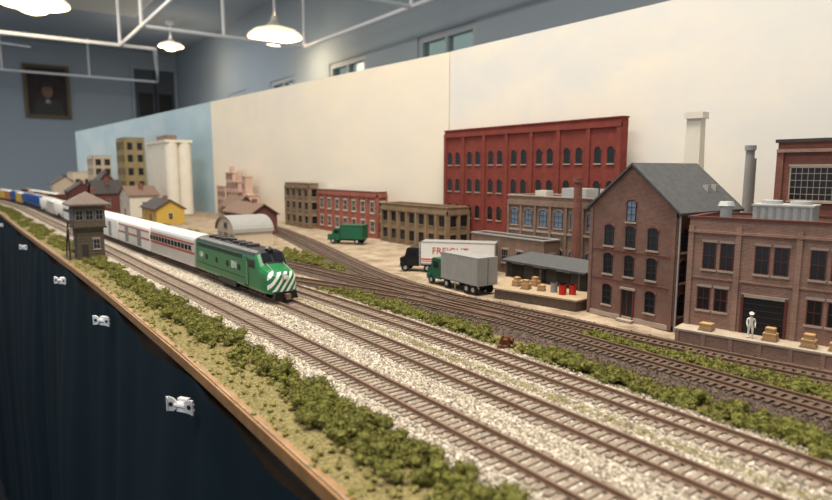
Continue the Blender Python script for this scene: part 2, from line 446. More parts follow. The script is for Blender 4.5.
# table: plywood edge, deck and legs
mb = MB()
yy = list(range(-60, 431, 5))
for y0, y1 in zip(yy[:-1], yy[1:]):
    a, b = X(EDGE,y0), X(EDGE,y1)
    c, d = Xb(y0)+1.2, Xb(y1)+1.2
    P = [(a-.25,y0,-.75),(a+.25,y0,-.75),(a+.25,y0,.06),(a-.25,y0,.0),(b-.25,y1,-.75),(b+.25,y1,-.75),(b+.25,y1,.06),(b-.25,y1,.0)]
    mb.add(P, [(0,1,5,4),(1,2,6,5),(2,3,7,6),(3,0,4,7)], 'wood_edge')
    P = [(a+.2,y0,-.3),(c,y0,-.3),(c,y0,-4),(a+.6,y0,-4),(b+.2,y1,-.3),(d,y1,-.3),(d,y1,-4),(b+.6,y1,-4)]
    mb.add(P, [(0,1,5,4),(1,2,6,5),(2,3,7,6),(3,0,4,7)], 'tie')
for y in (-40, 60, 160, 260, 360):
    for xx in (X(EDGE,y)+6, Xb(y)-4):
        mb.box(xx, xx+4, y, y+4, -120, -4, 'wood_edge')
mb.obj('layout_table', fix=True)

# curtain with folds
mb = MB(); P = []; F = []
cy = np.arange(-60, 430, 1.5); cz = [-.75,-1.4,-2.4,-4,-8,-14,-22,-35,-55,-80,-100,-119.5]
for y in cy:
    e = X(EDGE,y)-.5
    sag = 1.1*(.5-.5*math.cos((y-41.7)/29*2*math.pi)) if y < 200 else .3
    for z in cz:
        d = min(1, (-z-1)/30)
        fold = (math.sin(y*.33+math.sin(y*.09)*2)*.6 + math.sin(y*.13+1)*.9)*d
        P.append((e-2.2*d-fold*.8-.12*math.sin(y*.7), y, z-sag*max(0,1+z/6) if z > -6 else z))
n = len(cz)
for j in range(len(cy)-1):
    for i in range(n-1): F.append((j*n+i,(j+1)*n+i,(j+1)*n+i+1,j*n+i+1))
mb.add(P, F, 'curtain'); mb.obj('table_curtain', smooth=True, fix=False)

# bulldog clips holding the curtain: pinched body with a flared wing loop at each end
for y in (41.7, 71, 101, 150, 215):
    mb = MB()
    P = [(.0,-.42,.42),(.34,-.42,.42),(.34,.42,.42),(.0,.42,.42),(-.12,-.42,-.5),(.12,-.42,-.5),(.12,.42,-.5),(-.12,.42,-.5)]
    mb.add(P, [(0,3,2,1),(4,5,6,7),(0,1,5,4),(1,2,6,5),(2,3,7,6),(3,0,4,7)], 'chrome')
    for sgn in (-1, 1):
        fr = ((-.18,0,0),(0,sgn,0),(-1,0,0))
        mb.fpoly(fr, [(.2,-.16),(.6,-.46),(1.05,-.52),(1.2,-.2),(1.1,.0),(1.2,.2),(1.05,.52),(.6,.46),(.2,.16)], -.05, .05, 'chrome')
        mb.cyl((-.28,sgn*.8,.0),(-.2,sgn*.8,.0),.17,.17,'black',12)
        mb.cyl((-.24,sgn*1.1,-.5),(-.24,sgn*1.1,.5),.09,.09,'chrome',8)
    mb.cyl((-.15,-.45,0),(-.15,.45,0),.2,.2,'chrome',10)
    mb.obj('curtain_clip', (X(EDGE,y)-1.45, y, -2.1), rot=math.radians(32))

# ------------------------------------------------------------------ tracks
def track(name, tr, tie='tie', y0=None, y1=None, skip=None):
    yy, xx = tr; mb = MB()
    pts = [(x,y) for x,y in zip(xx,yy) if (y0 is None or y>=y0) and (y1 is None or y<=y1)]
    P = np.array(pts); seg = np.hypot(*(P[1:]-P[:-1]).T); s = np.concatenate([[0],np.cumsum(seg)])
    d = 0.3
    while d < s[-1]:
        x = np.interp(d,s,P[:,0]); y = np.interp(d,s,P[:,1]); x2 = np.interp(d+.1,s,P[:,0]); y2 = np.interp(d+.1,s,P[:,1])
        t = Vector((x2-x,y2-y,0)); 
        if t.length < 1e-6: break
        t.normalize(); nrm = Vector((t.y,-t.x,0)); c = Vector((x,y,0))
        l = 1.5+random.uniform(-.07,.07); w = .15; h = .27+random.uniform(-.02,.02)
        q = [c+nrm*a+t*b for a,b in ((-l,-w),(l,-w),(l,w),(-l,w))]
        V = [(v.x,v.y,.02) for v in q]+[(v.x,v.y,h) for v in q]
        mb.add(V, [(4,5,6,7),(0,1,5,4),(1,2,6,5),(2,3,7,6),(3,0,4,7)], tie)
        d += .58 if y < 150 else 1.16
    for off in (-.825,.825):
        prof = [(-.10,.27),(.10,.27),(.10,.31),(.035,.34),(.035,.46),(.07,.48),(.07,.55),(-.07,.55),(-.07,.48),(-.035,.46),(-.035,.34),(-.10,.31)]
        V = []; m = len(prof)
        for i,(x,y) in enumerate(pts):
            a = pts[max(i-1,0)]; b = pts[min(i+1,len(pts)-1)]
            t = Vector((b[0]-a[0],b[1]-a[1])).normalized(); nr = (t.y,-t.x)
            for px,pz in prof: V.append((x+nr[0]*(off+px), y+nr[1]*(off+px), pz))
        F = [(i*m+j,i*m+(j+1)%m,(i+1)*m+(j+1)%m,(i+1)*m+j) for i in range(len(pts)-1) for j in range(m)]
        mb.add(V, F, 'rail')
    mb.obj(name, fix=True)
track('railroad_track', TA, 'tie_lt'); track('railroad_track', TB, 'tie_lt'); track('railroad_track', TC, 'tie_lt')
track('railroad_track', TD); track('railroad_track', TE); track('railroad_track', TG); track('railroad_track', TH)

# loose ballast stones
def stones(name, regions, k):
    V = []; F = []
    base = np.array([(1,0,0),(-1,0,0),(0,1,0),(0,-1,0),(0,0,1),(0,0,-1)], float)
    bf = [(0,2,4),(2,1,4),(1,3,4),(3,0,4),(2,0,5),(1,2,5),(3,1,5),(0,3,5)]
    for (n, fx, ya, yb) in regions:
        for _ in range(n):
            y = ya+(yb-ya)*random.random()**1.5
            x = fx(y)
            if x is None: continue
            r = random.uniform(.035,.085)
            p = base*r*np.random.uniform(.6,1.3,(6,3)) + np.random.uniform(-.3,.3,(6,3))*r
            o = len(V); V += [(x+q[0], y+q[1], .19+q[2]) for q in p]; F += [tuple(o+i for i in f) for f in bf]
    me = bpy.data.meshes.new(name); me.from_pydata(V, [], F); me.materials.append(M[k])
    o = bpy.data.objects.new(name, me); scene.collection.objects.link(o); o.scale = (K,K,K); o.location = (0,0,ZT)
def lightx(y):
    x = random.uniform(X(TA,y)-3.0, X(TC,y)+2.5)
    for t in (TA,TB,TC):
        if abs(x-X(t,y)) < 1.5 and random.random() < .7: return None
        if .68 < abs(x-X(t,y)) < .97: return None
    return x
def darkx(y):
    x = random.uniform(X(TD,y)-4, X(TE,y)+2.5)
    for t in (TD,TE):
        if abs(x-X(t,y)) < 1.5: return None
    return x
stones('ballast_gravel', [(38000, lightx, 6, 75)], 'stones')
stones('cinder_ballast', [(6000, darkx, 6, 55)], 'stonesdk')

# ------------------------------------------------------------------ foliage
ico = bmesh.new(); bmesh.ops.create_icosphere(ico, subdivisions=2, radius=1)
IV = np.array([v.co[:] for v in ico.verts]); IF = [tuple(v.index for v in f.verts) for f in ico.faces]; ico.free()
def foliage(name, cl, k, leaf=.1, per=110):
    V = []; F = []
    for (x,y,z,r) in cl:
        o = len(V)
        q = IV*(np.random.uniform(.55,.95,(len(IV),1)))*r*np.array([1,1,.8])
        V += [(x+a,y+b,z+c) for a,b,c in q]; F += [tuple(o+i for i in f) for f in IF]
        n = int(per*(r/.6)**2)
        d = np.random.normal(size=(n,3)); d /= np.linalg.norm(d,axis=1)[:,None]; d[:,2] = np.abs(d[:,2])*.85-.05
        c = d*r*np.random.uniform(.75,1.18,(n,1))
        A = np.random.normal(size=(n,3,3))*leaf*.6
        o = len(V); T = c[:,None,:]+A+np.array([x,y,z])
        V += [tuple(t) for t in T.reshape(-1,3)]; F += [(o+3*i,o+3*i+1,o+3*i+2) for i in range(n)]
    me = bpy.data.meshes.new(name); me.from_pydata(V, [], F); me.materials.append(M[k])
    o = bpy.data.objects.new(name, me); scene.collection.objects.link(o); o.scale = (K,K,K); o.location = (0,0,ZT)
cl = []
for i in range(620):
    y = 8+122*random.random()**1.2
    a = X(EDGE,y)+2.0; b = X(TA,y)-3.1
    g = noise.noise((y*.12,1.7,0))
    x = random.triangular(a, b+.2, (a+b)/2+.8)
    if g < -.35 and random.random() < .5: continue
    if abs(y-109) < 5.5: continue
    R = random.uniform(.35,.78)
    for k_ in range(3):   # each clump = a few fused lobes
        cl.append((x+random.gauss(0,R*.5), y+random.gauss(0,R*.6), .12+random.uniform(0,R*.7), R*random.uniform(.45,.8)))
for i in range(160):
    y = random.uniform(120, 300); cl.append((random.uniform(X(EDGE,y)+1, X(TA,y)-3), y, .1, random.uniform(.4,.9)))
foliage('trackside_shrubbery', cl, 'bush', per=160)
cl = []
def clump(x, y, R):
    for k_ in range(3): cl.append((x+random.gauss(0,R*.5), y+random.gauss(0,R*.6), .1+random.uniform(0,R*.7), R*random.uniform(.5,.85)))
for i in range(400):
    y = random.uniform(6, 68); x = X(TC,y)+3.5+random.gauss(0,.5)
    if noise.noise((y*.16,5.2,0)) < -.25 and random.random() < .75: continue
    if abs(y-33) < 1.8: continue
    if y > 48 and x > X(TH,y)-2.0: continue
    clump(x, y, random.uniform(.3,.68))
for i in range(330):
    y = random.uniform(2, 36); g = (X(TE,y)-X(TD,y))-3.2
    if g < .5: continue
    x = (X(TD,y)+X(TE,y))/2 + random.uniform(-.5,.5)*g*.8
    clump(x, y, random.uniform(.28,.6))
for i in range(110):
    y = random.uniform(62,100); x = X(TD,y)+random.uniform(2.4,4)
    if y > 56 and abs(x-X(TG,y)) < 2.2: continue
    clump(x,y,random.uniform(.4,.75))
for i in range(170):
    y = random.uniform(80,170); x = X(TD,y)+random.uniform(2.6,8)
    if abs(x-X(TG,min(y,155))) < 2.2 or (98<y<121 and x>35) or (160<y<182): continue
    clump(x,y,random.uniform(.4,.85))
foliage('lineside_bushes', cl, 'bush', per=130)
cl = []
for i in range(2500):
    y = 6+110*random.random()**1.3; r = random.random()
    if r < .34: x = random.uniform(X(EDGE,y)+.05, X(TA,y)-3.2)
    elif r < .60: x = (X(TB,y)+X(TC,y))/2+random.gauss(0,.38)
    elif r < .72: x = (X(TA,y)+X(TB,y))/2+random.gauss(0,.3)
    else: x = X(TC,y)+random.uniform(2.2,4.8)
    if abs(y-109) < 5.5 and x < 16: continue
    if r > .34 and noise.noise((y*.2,x*.2,9)) < -.1: continue
    cl.append((x,y,.08,random.uniform(.08,.24)))
foliage('grass_tufts', cl, 'grass', leaf=.07, per=160)

# ------------------------------------------------------------------ backdrop
mb = MB()
def panel(p, q, k, h=35.5):
    mb.add([(p[1],p[0],-.25),(q[1],q[0],-.25),(q[1]+.8,q[0],-.25),(p[1]+.8,p[0],-.25),(p[1],p[0],h),(q[1],q[0],h),(q[1]+.8,q[0],h),(p[1]+.8,p[0],h)],
           [(0,3,2,1),(4,5,6,7),(0,1,5,4),(1,2,6,5),(2,3,7,6),(3,0,4,7)], k)
panel((-60,75.5),(46,73.4),'sky_cream'); panel((46,73.4),(88.7,71.7),'sky_cream'); panel((89,71.75),(196.7,61.3),'sky_cream2'); panel((197,61.3),(396,45.9),'sky_blue')
mb.obj('painted_backdrop')

# ------------------------------------------------------------------ buildings
# gabled brick mill
mb = MB(); W, L, H, A = 10.3, 9.0, 10.5, 14.4
mb.box(0,W,0,L,0,H,'brick_mill')
mb.add([(0,0,H),(0,L,H),(0,L/2,A),(W,0,H),(W,L,H),(W,L/2,A)], [(0,2,1),(3,4,5),(0,3,5,2),(1,2,5,4)], 'brick_mill')
for s in (0,1):
    def yy_(a): return a if s==0 else L-a
    sl = (A-H)/(L/2)
    P = []
    for x in (-.3, W+.3):
        P += [(x,yy_(-.45),H-.45*sl+.03),(x,yy_(L/2),A+.03),(x,yy_(L/2),A+.25),(x,yy_(-.45),H-.45*sl+.25)]
    mb.add(P, [(0,1,2,3),(4,7,6,5),(0,4,5,1),(1,5,6,2),(2,6,7,3),(3,7,4,0)], 'slate')
fW = ((0,L,0),(0,-1,0),(-1,0,0)); fS = ((0,0,0),(1,0,0),(0,-1,0))
window(mb, fW, 4.5, 9.3, .95, 2.0, 'glass_b', 'fr_dark', .28, 1, 2, 'stone', 'brick_stack')
for z in (6.9, 4.2, 1.2):
    for u in (2.2, 4.5, 6.8):
        if z == 1.2 and u == 4.5:
            mb.fbox(fW, 3.95, 5.05, .2, 2.9, 0, .05, 'black'); mb.fbox(fW, 3.8,3.95,.2,3.0,0,.1,'fr_maroon'); mb.fbox(fW,5.05,5.2,.2,3.0,0,.1,'fr_maroon')
            mb.fbox(fW, 3.7,5.3,2.95,3.15,0,.15,'stone'); mb.fbox(fW,3.7,5.3,0,.2,0,.6,'stone'); mb.fbox(fW,4.47,4.53,.2,2.9,.05,.08,'fr_maroon'); continue
        window(mb, fW, u, z, .95, 2.0, 'glass', 'fr_dark', .25, 1, 2, 'stone', 'brick_stack')
    for i in range(5):
        window(mb, fS, 1.2+i*1.95, z, .9, 2.0, 'glass', 'fr_dark', .25, 1, 2, 'stone', 'brick_stack')
for fr, sp in ((fW,L),(fS,W)):
    mb.fbox(fr, 0, sp, 0, .45, 0, .1, 'stone'); mb.fbox(fr, 0, sp, 3.65, 3.78, 0, .06, 'brick_stack'); mb.fbox(fr, 0, sp, 6.45, 6.58, 0, .06, 'brick_stack')
    mb.fbox(fr, 0, .35, 0, H-.1, 0, .12, 'brick_mill'); mb.fbox(fr, sp-.35, sp, 0, H-.1, 0, .12, 'brick_mill')
mb.fbox(fS, 0, W, H-.6, H-.25, 0, .22, 'brick_mill')
for x in (7.2, 8.6): mb.box(x,x+.5,1.4,1.9,H+.8,H+2.1,'hvac')
mb.cyl((.15,-.2,0),(.15,-.2,H-.4),.09,.09,'hvac',8)
mb.obj('gabled_brick_mill', (48,28.4,0))

# brick warehouse with loading platform
mb = MB(); W, L, H = 7.3, 15.0, 10.1
mb.box(0,W,-L,0,0,H-.5,'brick_ware')
for a in ((0,.3,-L,0),(W-.3,W,-L,0),(.3,W-.3,-L,-L+.3),(.3,W-.3,-.3,0)): mb.box(a[0],a[1],a[2],a[3],H-.5,H,'brick_ware')
for a in ((-.15,.35,-L-.15,.15),(W-.35,W+.15,-L-.15,.15),(.35,W-.35,-L-.15,-L+.35),(.35,W-.35,-.35,.15)): mb.box(a[0],a[1],a[2],a[3],H,H+.16,'fr_maroon')
mb.box(.3,W-.3,-L+.3,-.3,H-.5,H-.42,'tar')
fW = ((0,0,0),(0,-1,0),(-1,0,0)); fS = ((0,-L,0),(1,0,0),(0,-1,0))
for u in (1.65,2.95,5.45,6.75,9.1,10.4,12.6,13.8): window(mb, fW, u, 6.0, .95, 2.2, 'glass', 'fr_maroon', 0, 1, 1, 'stone', 'stone')
for u in (1.4,2.7,9.1,10.4,12.6,13.8): window(mb, fW, u, 2.6, .95, 1.9, 'glass', 'fr_maroon', 0, 1, 1, 'stone', 'stone')
mb.fbox(fW, 4.4,7.2,1.2,4.1,0,.05,'black'); mb.fbox(fW,4.2,4.4,1.2,4.3,0,.12,'fr_maroon'); mb.fbox(fW,7.2,7.4,1.2,4.3,0,.12,'fr_maroon'); mb.fbox(fW,4.2,7.4,4.1,4.35,0,.12,'stone')
for i in range(1,6): mb.fbox(fW,4.4,7.2,1.2+i*.48,1.24+i*.48,.05,.08,'fr_dark')
for u in (.2,4.0-.25,7.85,11.5,L-.2): mb.fbox(fW,u-.2,u+.2,1.2,H-.6,0,.16,'brick_ware')
mb.fbox(fW,0,L,H-1.15,H-.95,0,.2,'brick_ware'); mb.fbox(fW,0,L,5.2,5.35,0,.12,'brick_ware')
for u in (1.8,3.6,5.4): window(mb, fS, u, 6.0, .85, 2.1, 'glass', 'fr_maroon', 0); window(mb, fS, u, 2.6, .85, 1.9, 'glass', 'fr_maroon', 0)
mb.box(-2.0,0,-L,-.0,.0,1.05,'brick_ware'); mb.box(-2.1,0,-L-.1,.1,1.05,1.2,'concrete')
for i in range(8): mb.box(-2.08,-2.0,-.3-i*2,-.0-i*2,0,1.05,'brick_ware')
# roof plant
mb.box(1.6,4.6,-8.2,-4.2,H-.42,H+1.1,'hvac'); mb.box(1.5,4.7,-8.3,-4.1,H+1.1,H+1.22,'hvac')
for y in (-5.2,-7.2): mb.cyl((3.1,y,H+1.22),(3.1,y,H+1.5),.75,.75,'hvac',18)
for i in range(7): mb.box(1.55,1.6,-8+i*.55,-7.8+i*.55,H,H+1.0,'fr_grey')
mb.cyl((1.8,-2.2,H-.42),(1.8,-2.2,H+1.0),.45,.45,'hvac',16); mb.cyl((1.8,-2.2,H+1.0),(1.8,-2.2,H+1.35),.65,.5,'hvac',16)
mb.box(4,6.5,-12.5,-10,H-.42,H+.8,'hvac')
mb.obj('brick_warehouse', (47.2,26.8,0), rot=math.radians(12))
def_d = (math.cos(math.radians(12)), math.sin(math.radians(12)))
def plat(x, s): return (47.2+x*def_d[0]+s*def_d[1], 26.8+x*def_d[1]-s*def_d[0])

def crate_stack(x, y, z, rot=0, n=3, sc=1.):
    mb = MB()
    for i in (-.45,0,.45): mb.box(i*sc-.06,i*sc+.06,-.5*sc,.5*sc,0,.1,'planks')
    for i in range(5): mb.box(-.55*sc,.55*sc,(-.5+i*.22)*sc,(-.36+i*.22)*sc,.1,.15,'planks')
    lay = [(-.5,-.02,-.45,.42,.15,.62),(.02,.5,-.45,.42,.15,.55),(-.35,.25,-.35,.3,.62,1.0)][:n]
    for (a,b,c,d,e,f) in lay:
        mb.box(a*sc,b*sc,c*sc,d*sc,e,f,'crate'); mb.box(a*sc-.02,b*sc+.02,c*sc-.02,d*sc+.02,f-.09,f-.04,'planks'); mb.box(a*sc-.02,b*sc+.02,c*sc-.02,d*sc+.02,e+.05,e+.1,'planks')
    mb.obj('crate_pallet', (x,y,z), rot=rot)
for s,x in ((2.1,-1.1),(6.6,-1.0),(9.1,-1.1),(10.8,-.9)): crate_stack(*plat(x,s), 1.2, math.radians(12), 2 if s<3 else 3)

# back factory with steel sash windows
mb = MB(); W, L, H = 8, 24, 16.5
mb.box(0,W,0,L,0,H,'brick_stack'); mb.box(-.2,W+.2,-.2,L+.2,H,H+.3,'roofdk')
fW = ((0,L,0),(0,-1,0),(-1,0,0))
for u in (3.2, 8.6, 14, 19.4):
    window(mb, fW, u, 11.2, 4.0, 3.1, 'glass', 'stone', 0, 7, 4, 'stone', 'stone', t=.12)
    window(mb, fW, u, 6.2, 4.0, 3.1, 'glass', 'stone', 0, 7, 4, 'stone', 'stone', t=.12)
for u in (.3,5.9,11.3,16.7,22.2): mb.fbox(fW,u-.3,u+.3,0,H-.9,0,.2,'brick_stack')
mb.fbox(fW,0,L,H-.9,H-.6,0,.3,'brick_ware')
mb.obj('steel_sash_factory', (60.5,2.2,0))

# smokestacks
mb = MB(); mb.box(-1.5,1.5,-1.5,1.5,0,4,'cream')
mb.cyl((0,0,4),(0,0,19.6),1.45,1.05,'silo',4); mb.cyl((0,0,19.6),(0,0,20.3),1.4,1.4,'silo',4)
mb.obj('concrete_smokestack', (64.8,36.8,0), rot=math.radians(10))
mb = MB()
mb.cyl((0,0,0),(0,0,16.4),.5,.42,'fr_grey',12); mb.cyl((0,0,16.0),(0,0,16.5),.55,.55,'fr_grey',12); mb.cyl((1.1,.2,0),(1.1,.2,15.2),.4,.35,'fr_grey',12)
mb.box(-.8,2,-.8,1.0,0,3,'brick_brown'); mb.obj('boiler_stack', (64.5,30.6,0))

# big red factory flat
block('red_brick_factory', 70, 71.3, 50, 88, 21.0, 'brick_red', (1.2,5.6,10.2,14.9), 7, 0, 1.05, 2.3, 'glass', 'fr_dark', .5,
      'brick_red', 'stone', 'tar', 'brick_red', .7, 1, 1, pairs=True)

# mid factory with stack
def ex4(mb, fW, fS, W, L):
    mb.box(2,4.5,4,8,10,11.6,'hvac'); mb.box(1.2,2.6,10,12,10,11.2,'fr_white'); mb.cyl((3,2,10),(3,2,11.6),.5,.5,'hvac',12)
    mb.fbox(fW,0,L,5.6,5.85,0,.15,'stone')
block('brown_brick_factory', 61, 68, 46, 62, 10.4, 'brick_brown', (1.4,6.4), 6, 3, 1.3, 2.3, 'glass_b', 'fr_dark', .3, 'stone', 'stone', 'tar', 'stone', .35, 1, 2, ex4)
block('brick_annex', 57.6, 60.6, 52, 66, 4.9, 'brick_brown', (1.4,), 5, 1, 1.2, 1.8, 'glass', 'fr_grey', 0, 'stone', 'stone', 'tar', 'fr_grey', 0, 2, 1)
mb = MB(); mb.box(-.7,.7,-.7,.7,0,3.,'brick_stack'); mb.cyl((0,0,3.),(0,0,12.8),.6,.48,'brick_stack',14); mb.cyl((0,0,12.5),(0,0,13.1),.62,.62,'brick_stack',14)
mb.obj('brick_chimney', (59.2,48.2,0))

# freight shed + dock
mb = MB()
pts = [(45.1,47.7),(47.2,38.2),(51.5,38.2),(51.5,52.2)]
P = [(x,y,0) for x,y in pts]+[(x,y,.95) for x,y in pts]
mb.add(P, [(0,1,2,3),(4,5,6,7),(0,1,5,4),(1,2,6,5),(2,3,7,6),(3,0,4,7)], 'tie')
cx = sum(p[0] for p in pts)/4; cyy = sum(p[1] for p in pts)/4
P = [(cx+(x-cx)*1.03,cyy+(y-cyy)*1.02,.95) for x,y in pts]+[(cx+(x-cx)*1.03,cyy+(y-cyy)*1.02,1.12) for x,y in pts]
mb.add(P, [(0,1,2,3),(4,5,6,7),(0,1,5,4),(1,2,6,5),(2,3,7,6),(3,0,4,7)], 'planks')
mb.box(51.5,56,40.5,52.5,0,3.1,'fr_dark'); 
mb.add([(50.9,40.2,3.0),(50.9,52.8,3.0),(56.2,52.8,3.5),(56.2,40.2,3.5),(50.9,40.2,3.2),(50.9,52.8,3.2),(56.2,52.8,3.7),(56.2,40.2,3.7)],
       [(0,3,2,1),(4,5,6,7),(0,1,5,4),(1,2,6,5),(2,3,7,6),(3,0,4,7)], 'slate')
fr = ((51.5,52.5,0),(0,-1,0),(-1,0,0))
for u in (2,5.5,9): mb.fbox(fr,u-.9,u+.9,1.12,2.8,0,.06,'black'); mb.fbox(fr,u-1.0,u+1.0,2.8,2.9,0,.1,'fr_grey')
for y in (41,46.5,52): mb.box(51.0,51.15,y-.08,y+.08,1.1,3.0,'tie')
mb.obj('freight_shed_with_dock')
crate_stack(47.9,47.0,1.14,0,3,.9); crate_stack(47.4,45.2,1.14,.3,3,.9); crate_stack(49.6,45.9,1.14,.1,3,.9); crate_stack(48.1,43.6,1.14,.5,2,.8)
for (x,y,k) in ((49.0,41.4,'black'),(49.2,40.3,'red'),(48.3,40.9,'red'),(48.6,42.3,'fr_grey')):
    mb = MB(); mb.cyl((0,0,0),(0,0,1.0),.36,.36,k,16)
    for z in (.02,.34,.66,.95): mb.cyl((0,0,z),(0,0,z+.05),.385,.385,k,16)
    mb.obj('oil_drum', (x,y,1.14), smooth=True)

# row along the backdrop
block('tan_brick_storefront', 64.3, 69.2, 80, 101, 7.5, 'brick_tan', (.9,4.2), 7, 2, 1.4, 1.9, 'glass', 'fr_dark', 0, 'brick_tan', 'brick_tan', 'tar', 'brick_tan', .5, 1, 1)
block('red_brick_store', 65.0, 67.4, 103.6, 130, 9.6, 'brick_red2', (1.2,5.2), 7, 1, 1.5, 2.3, 'glass', 'fr_white', 0, 'fr_white', 'fr_white', 'tar', 'fr_white', .4, 1, 1)
block('narrow_brick_store', 63.2, 65.6, 131, 145, 10.8, 'brick_tan', (1.2,4.5,7.6), 4, 1, 1.2, 1.8, 'glass', 'fr_dark', 0, 'stone', 'stone', 'tar', 'stone', .4, 1, 1)
# pink refinery block
mb = MB()
for (a,b,c,d,h) in ((0,3,0,8,7),(0,3.5,8,14,10.5),(.5,3,14,20,13),(0,3,20,27,9),(1,3,5,8,12)):
    mb.box(a,b,c,d,0,h,'pink'); mb.box(a-.15,b+.15,c-.15,d+.15,h,h+.3,'pink')
    fr = ((a,d,0),(0,-1,0),(-1,0,0))
    for z in np.arange(1,h-1.5,2.6):
        for u in np.arange(1,d-c-.5,1.8): mb.fbox(fr,u-.35,u+.35,z,z+1.4,0,.06,'fr_maroon')
for y in (10,12,16.5,18): mb.cyl((1.5,y,8),(1.5,y,13.8 if y<14 else 15),.5,.45,'pink',10)
mb.obj('pink_refinery', (58.8,159,0))
# grain elevator
mb = MB()
for i in range(7):
    for j in range(2): mb.cyl((j*4,i*4.0,0),(j*4,i*4.0,22.5),2.08,2.08,'silo',20)
mb.box(-2.1,6.1,-2.1,26.1,22.5,23.3,'silo'); mb.box(0.5,3.5,6,20,23.3,25.2,'brick_brown'); mb.box(-2.6,-1,0,22,0,2,'fr_grey')
mb.obj('grain_elevator', (49.0,199,0), smooth=True)
# arched roof warehouse
mb = MB(); fr = ((0,10,0),(0,-1,0),(-1,0,0))
pts = [(0,0),(10,0),(10,2.8)]+[(5+5*math.cos(math.pi*i/14),2.8+2.6*math.sin(math.pi*i/14)) for i in range(1,14)]+[(0,2.8)]
mb.fpoly(fr, pts, -7, 0, 'cream')
for i in range(14):
    a,b = math.pi*i/14, math.pi*(i+1)/14
    q = [(5+r*math.cos(t),2.8+(r-2.4)*math.sin(t)) for r,t in ((5,a),(5.25,a),(5.25,b),(5,b))]
    mb.fpoly(fr, q, -7.3, .4, 'fr_grey')
for u in (1.9,5,8.1): mb.fbox(fr,u-1.1,u+1.1,0,2.5,0,.08,'fr_grey' if u!=5 else 'brick_tan')
window(mb, fr, 5, 3.3, 1.8, 1.0, 'glass', 'fr_grey', 0, 2, 0)
mb.obj('arched_roof_warehouse', (36.2,105.5,0))
def gable(name, loc, W, L, H, A, wall, roof, rot=0, ov=.5, cols=4, axis='y', wing=None, frame='fr_white', trim=None):
    mb = MB(); mb.box(0,W,0,L,0,H,wall)
    if axis == 'y':
        mb.add([(0,0,H),(W,0,H),(W/2,0,A),(0,L,H),(W,L,H),(W/2,L,A)], [(0,1,2),(3,5,4)], wall)
        for s in (0,1):
            def xx(a): return a if s==0 else W-a
            sl = (A-H)/(W/2); P = []
            for y in (-ov,L+ov): P += [(xx(-ov),y,H-ov*sl),(xx(W/2),y,A),(xx(W/2),y,A+.25),(xx(-ov),y,H-ov*sl+.25)]
            mb.add(P, [(0,1,2,3),(4,7,6,5),(0,4,5,1),(1,5,6,2),(2,6,7,3),(3,7,4,0)], roof)
    else:
        mb.add([(0,0,H),(0,L,H),(0,L/2,A),(W,0,H),(W,L,H),(W,L/2,A)], [(0,1,2),(3,5,4)], wall)
        for s in (0,1):
            def yq(a): return a if s==0 else L-a
            sl = (A-H)/(L/2); P = []
            for x in (-ov,W+ov): P += [(x,yq(-ov),H-ov*sl),(x,yq(L/2),A),(x,yq(L/2),A+.25),(x,yq(-ov),H-ov*sl+.25)]
            mb.add(P, [(0,1,2,3),(4,7,6,5),(0,4,5,1),(1,5,6,2),(2,6,7,3),(3,7,4,0)], roof)
    fW = ((0,L,0),(0,-1,0),(-1,0,0)); fS = ((0,0,0),(1,0,0),(0,-1,0))
    for i in range(cols):
        u = L*(i+.5)/cols
        if i == cols//2: mb.fbox(fW,u-.6,u+.6,0,2.4,0,.07,'fr_maroon')
        else: window(mb, fW, u, H*.3, 1.1, H*.42, 'glass', frame, 0, 1, 1, None, None)
    window(mb, fS, W*.5, H*.3, 1.1, H*.42, 'glass', frame, 0, 1, 1, None, None)
    mb.box(W*.45,W*.6,L*.3,L*.3+.9,H,A+1.0,'brick_stack')
    return mb.obj(name, loc, rot=rot)
gable('yellow_depot', (36,164,0), 7, 17, 4.0, 6.2, 'yellow', 'roofdk')
gable('brown_freight_house', (46,124,0), 6, 17, 4.6, 6.6, 'maroonw', 'roofbr')
gable('tan_freight_house', (50.5,146,0), 5, 11, 5.0, 7.4, 'brick_tan', 'roofbr')
gable('maroon_house', (29.5,218,0), 8, 12, 6.5, 10.5, 'maroonw', 'roofdk', axis='x', cols=3)
gable('maroon_house', (32,236,0), 8, 13, 8.5, 13, 'maroonw', 'roofdk', cols=3)
gable('grey_engine_shed', (35,192,0), 8, 15, 6.5, 9, 'fr_white', 'roofbr', axis='x', cols=3)
gable('maroon_house', (27,262,0), 9, 14, 6, 9, 'maroonw', 'roofdk', cols=3)
gable('tan_store_house', (25,300,0), 9, 14, 8, 11, 'cream', 'roofdk', cols=3)
block('ochre_tall_building', 45, 52, 250, 266, 26, 'brick_yel', (2,7,12,17,21.5), 4, 2, 1.8, 2.8, 'glass', 'fr_dark', 0, 'stone', 'stone', 'tar', 'roofdk', .5, 1, 1)
block('pale_office_building', 40, 47, 292, 310, 20, 'cream', (2,7,12,16), 4, 2, 2.2, 2.6, 'glass', 'fr_grey', 0, 'stone', 'stone', 'tar', 'stone', .5, 1, 1)
block('pale_warehouse', 36, 44, 330, 352, 13, 'cream', (2,7), 4, 2, 2.2, 2.6, 'glass', 'fr_grey', 0, 'stone', 'stone', 'tar', 'stone', 0, 1, 1)

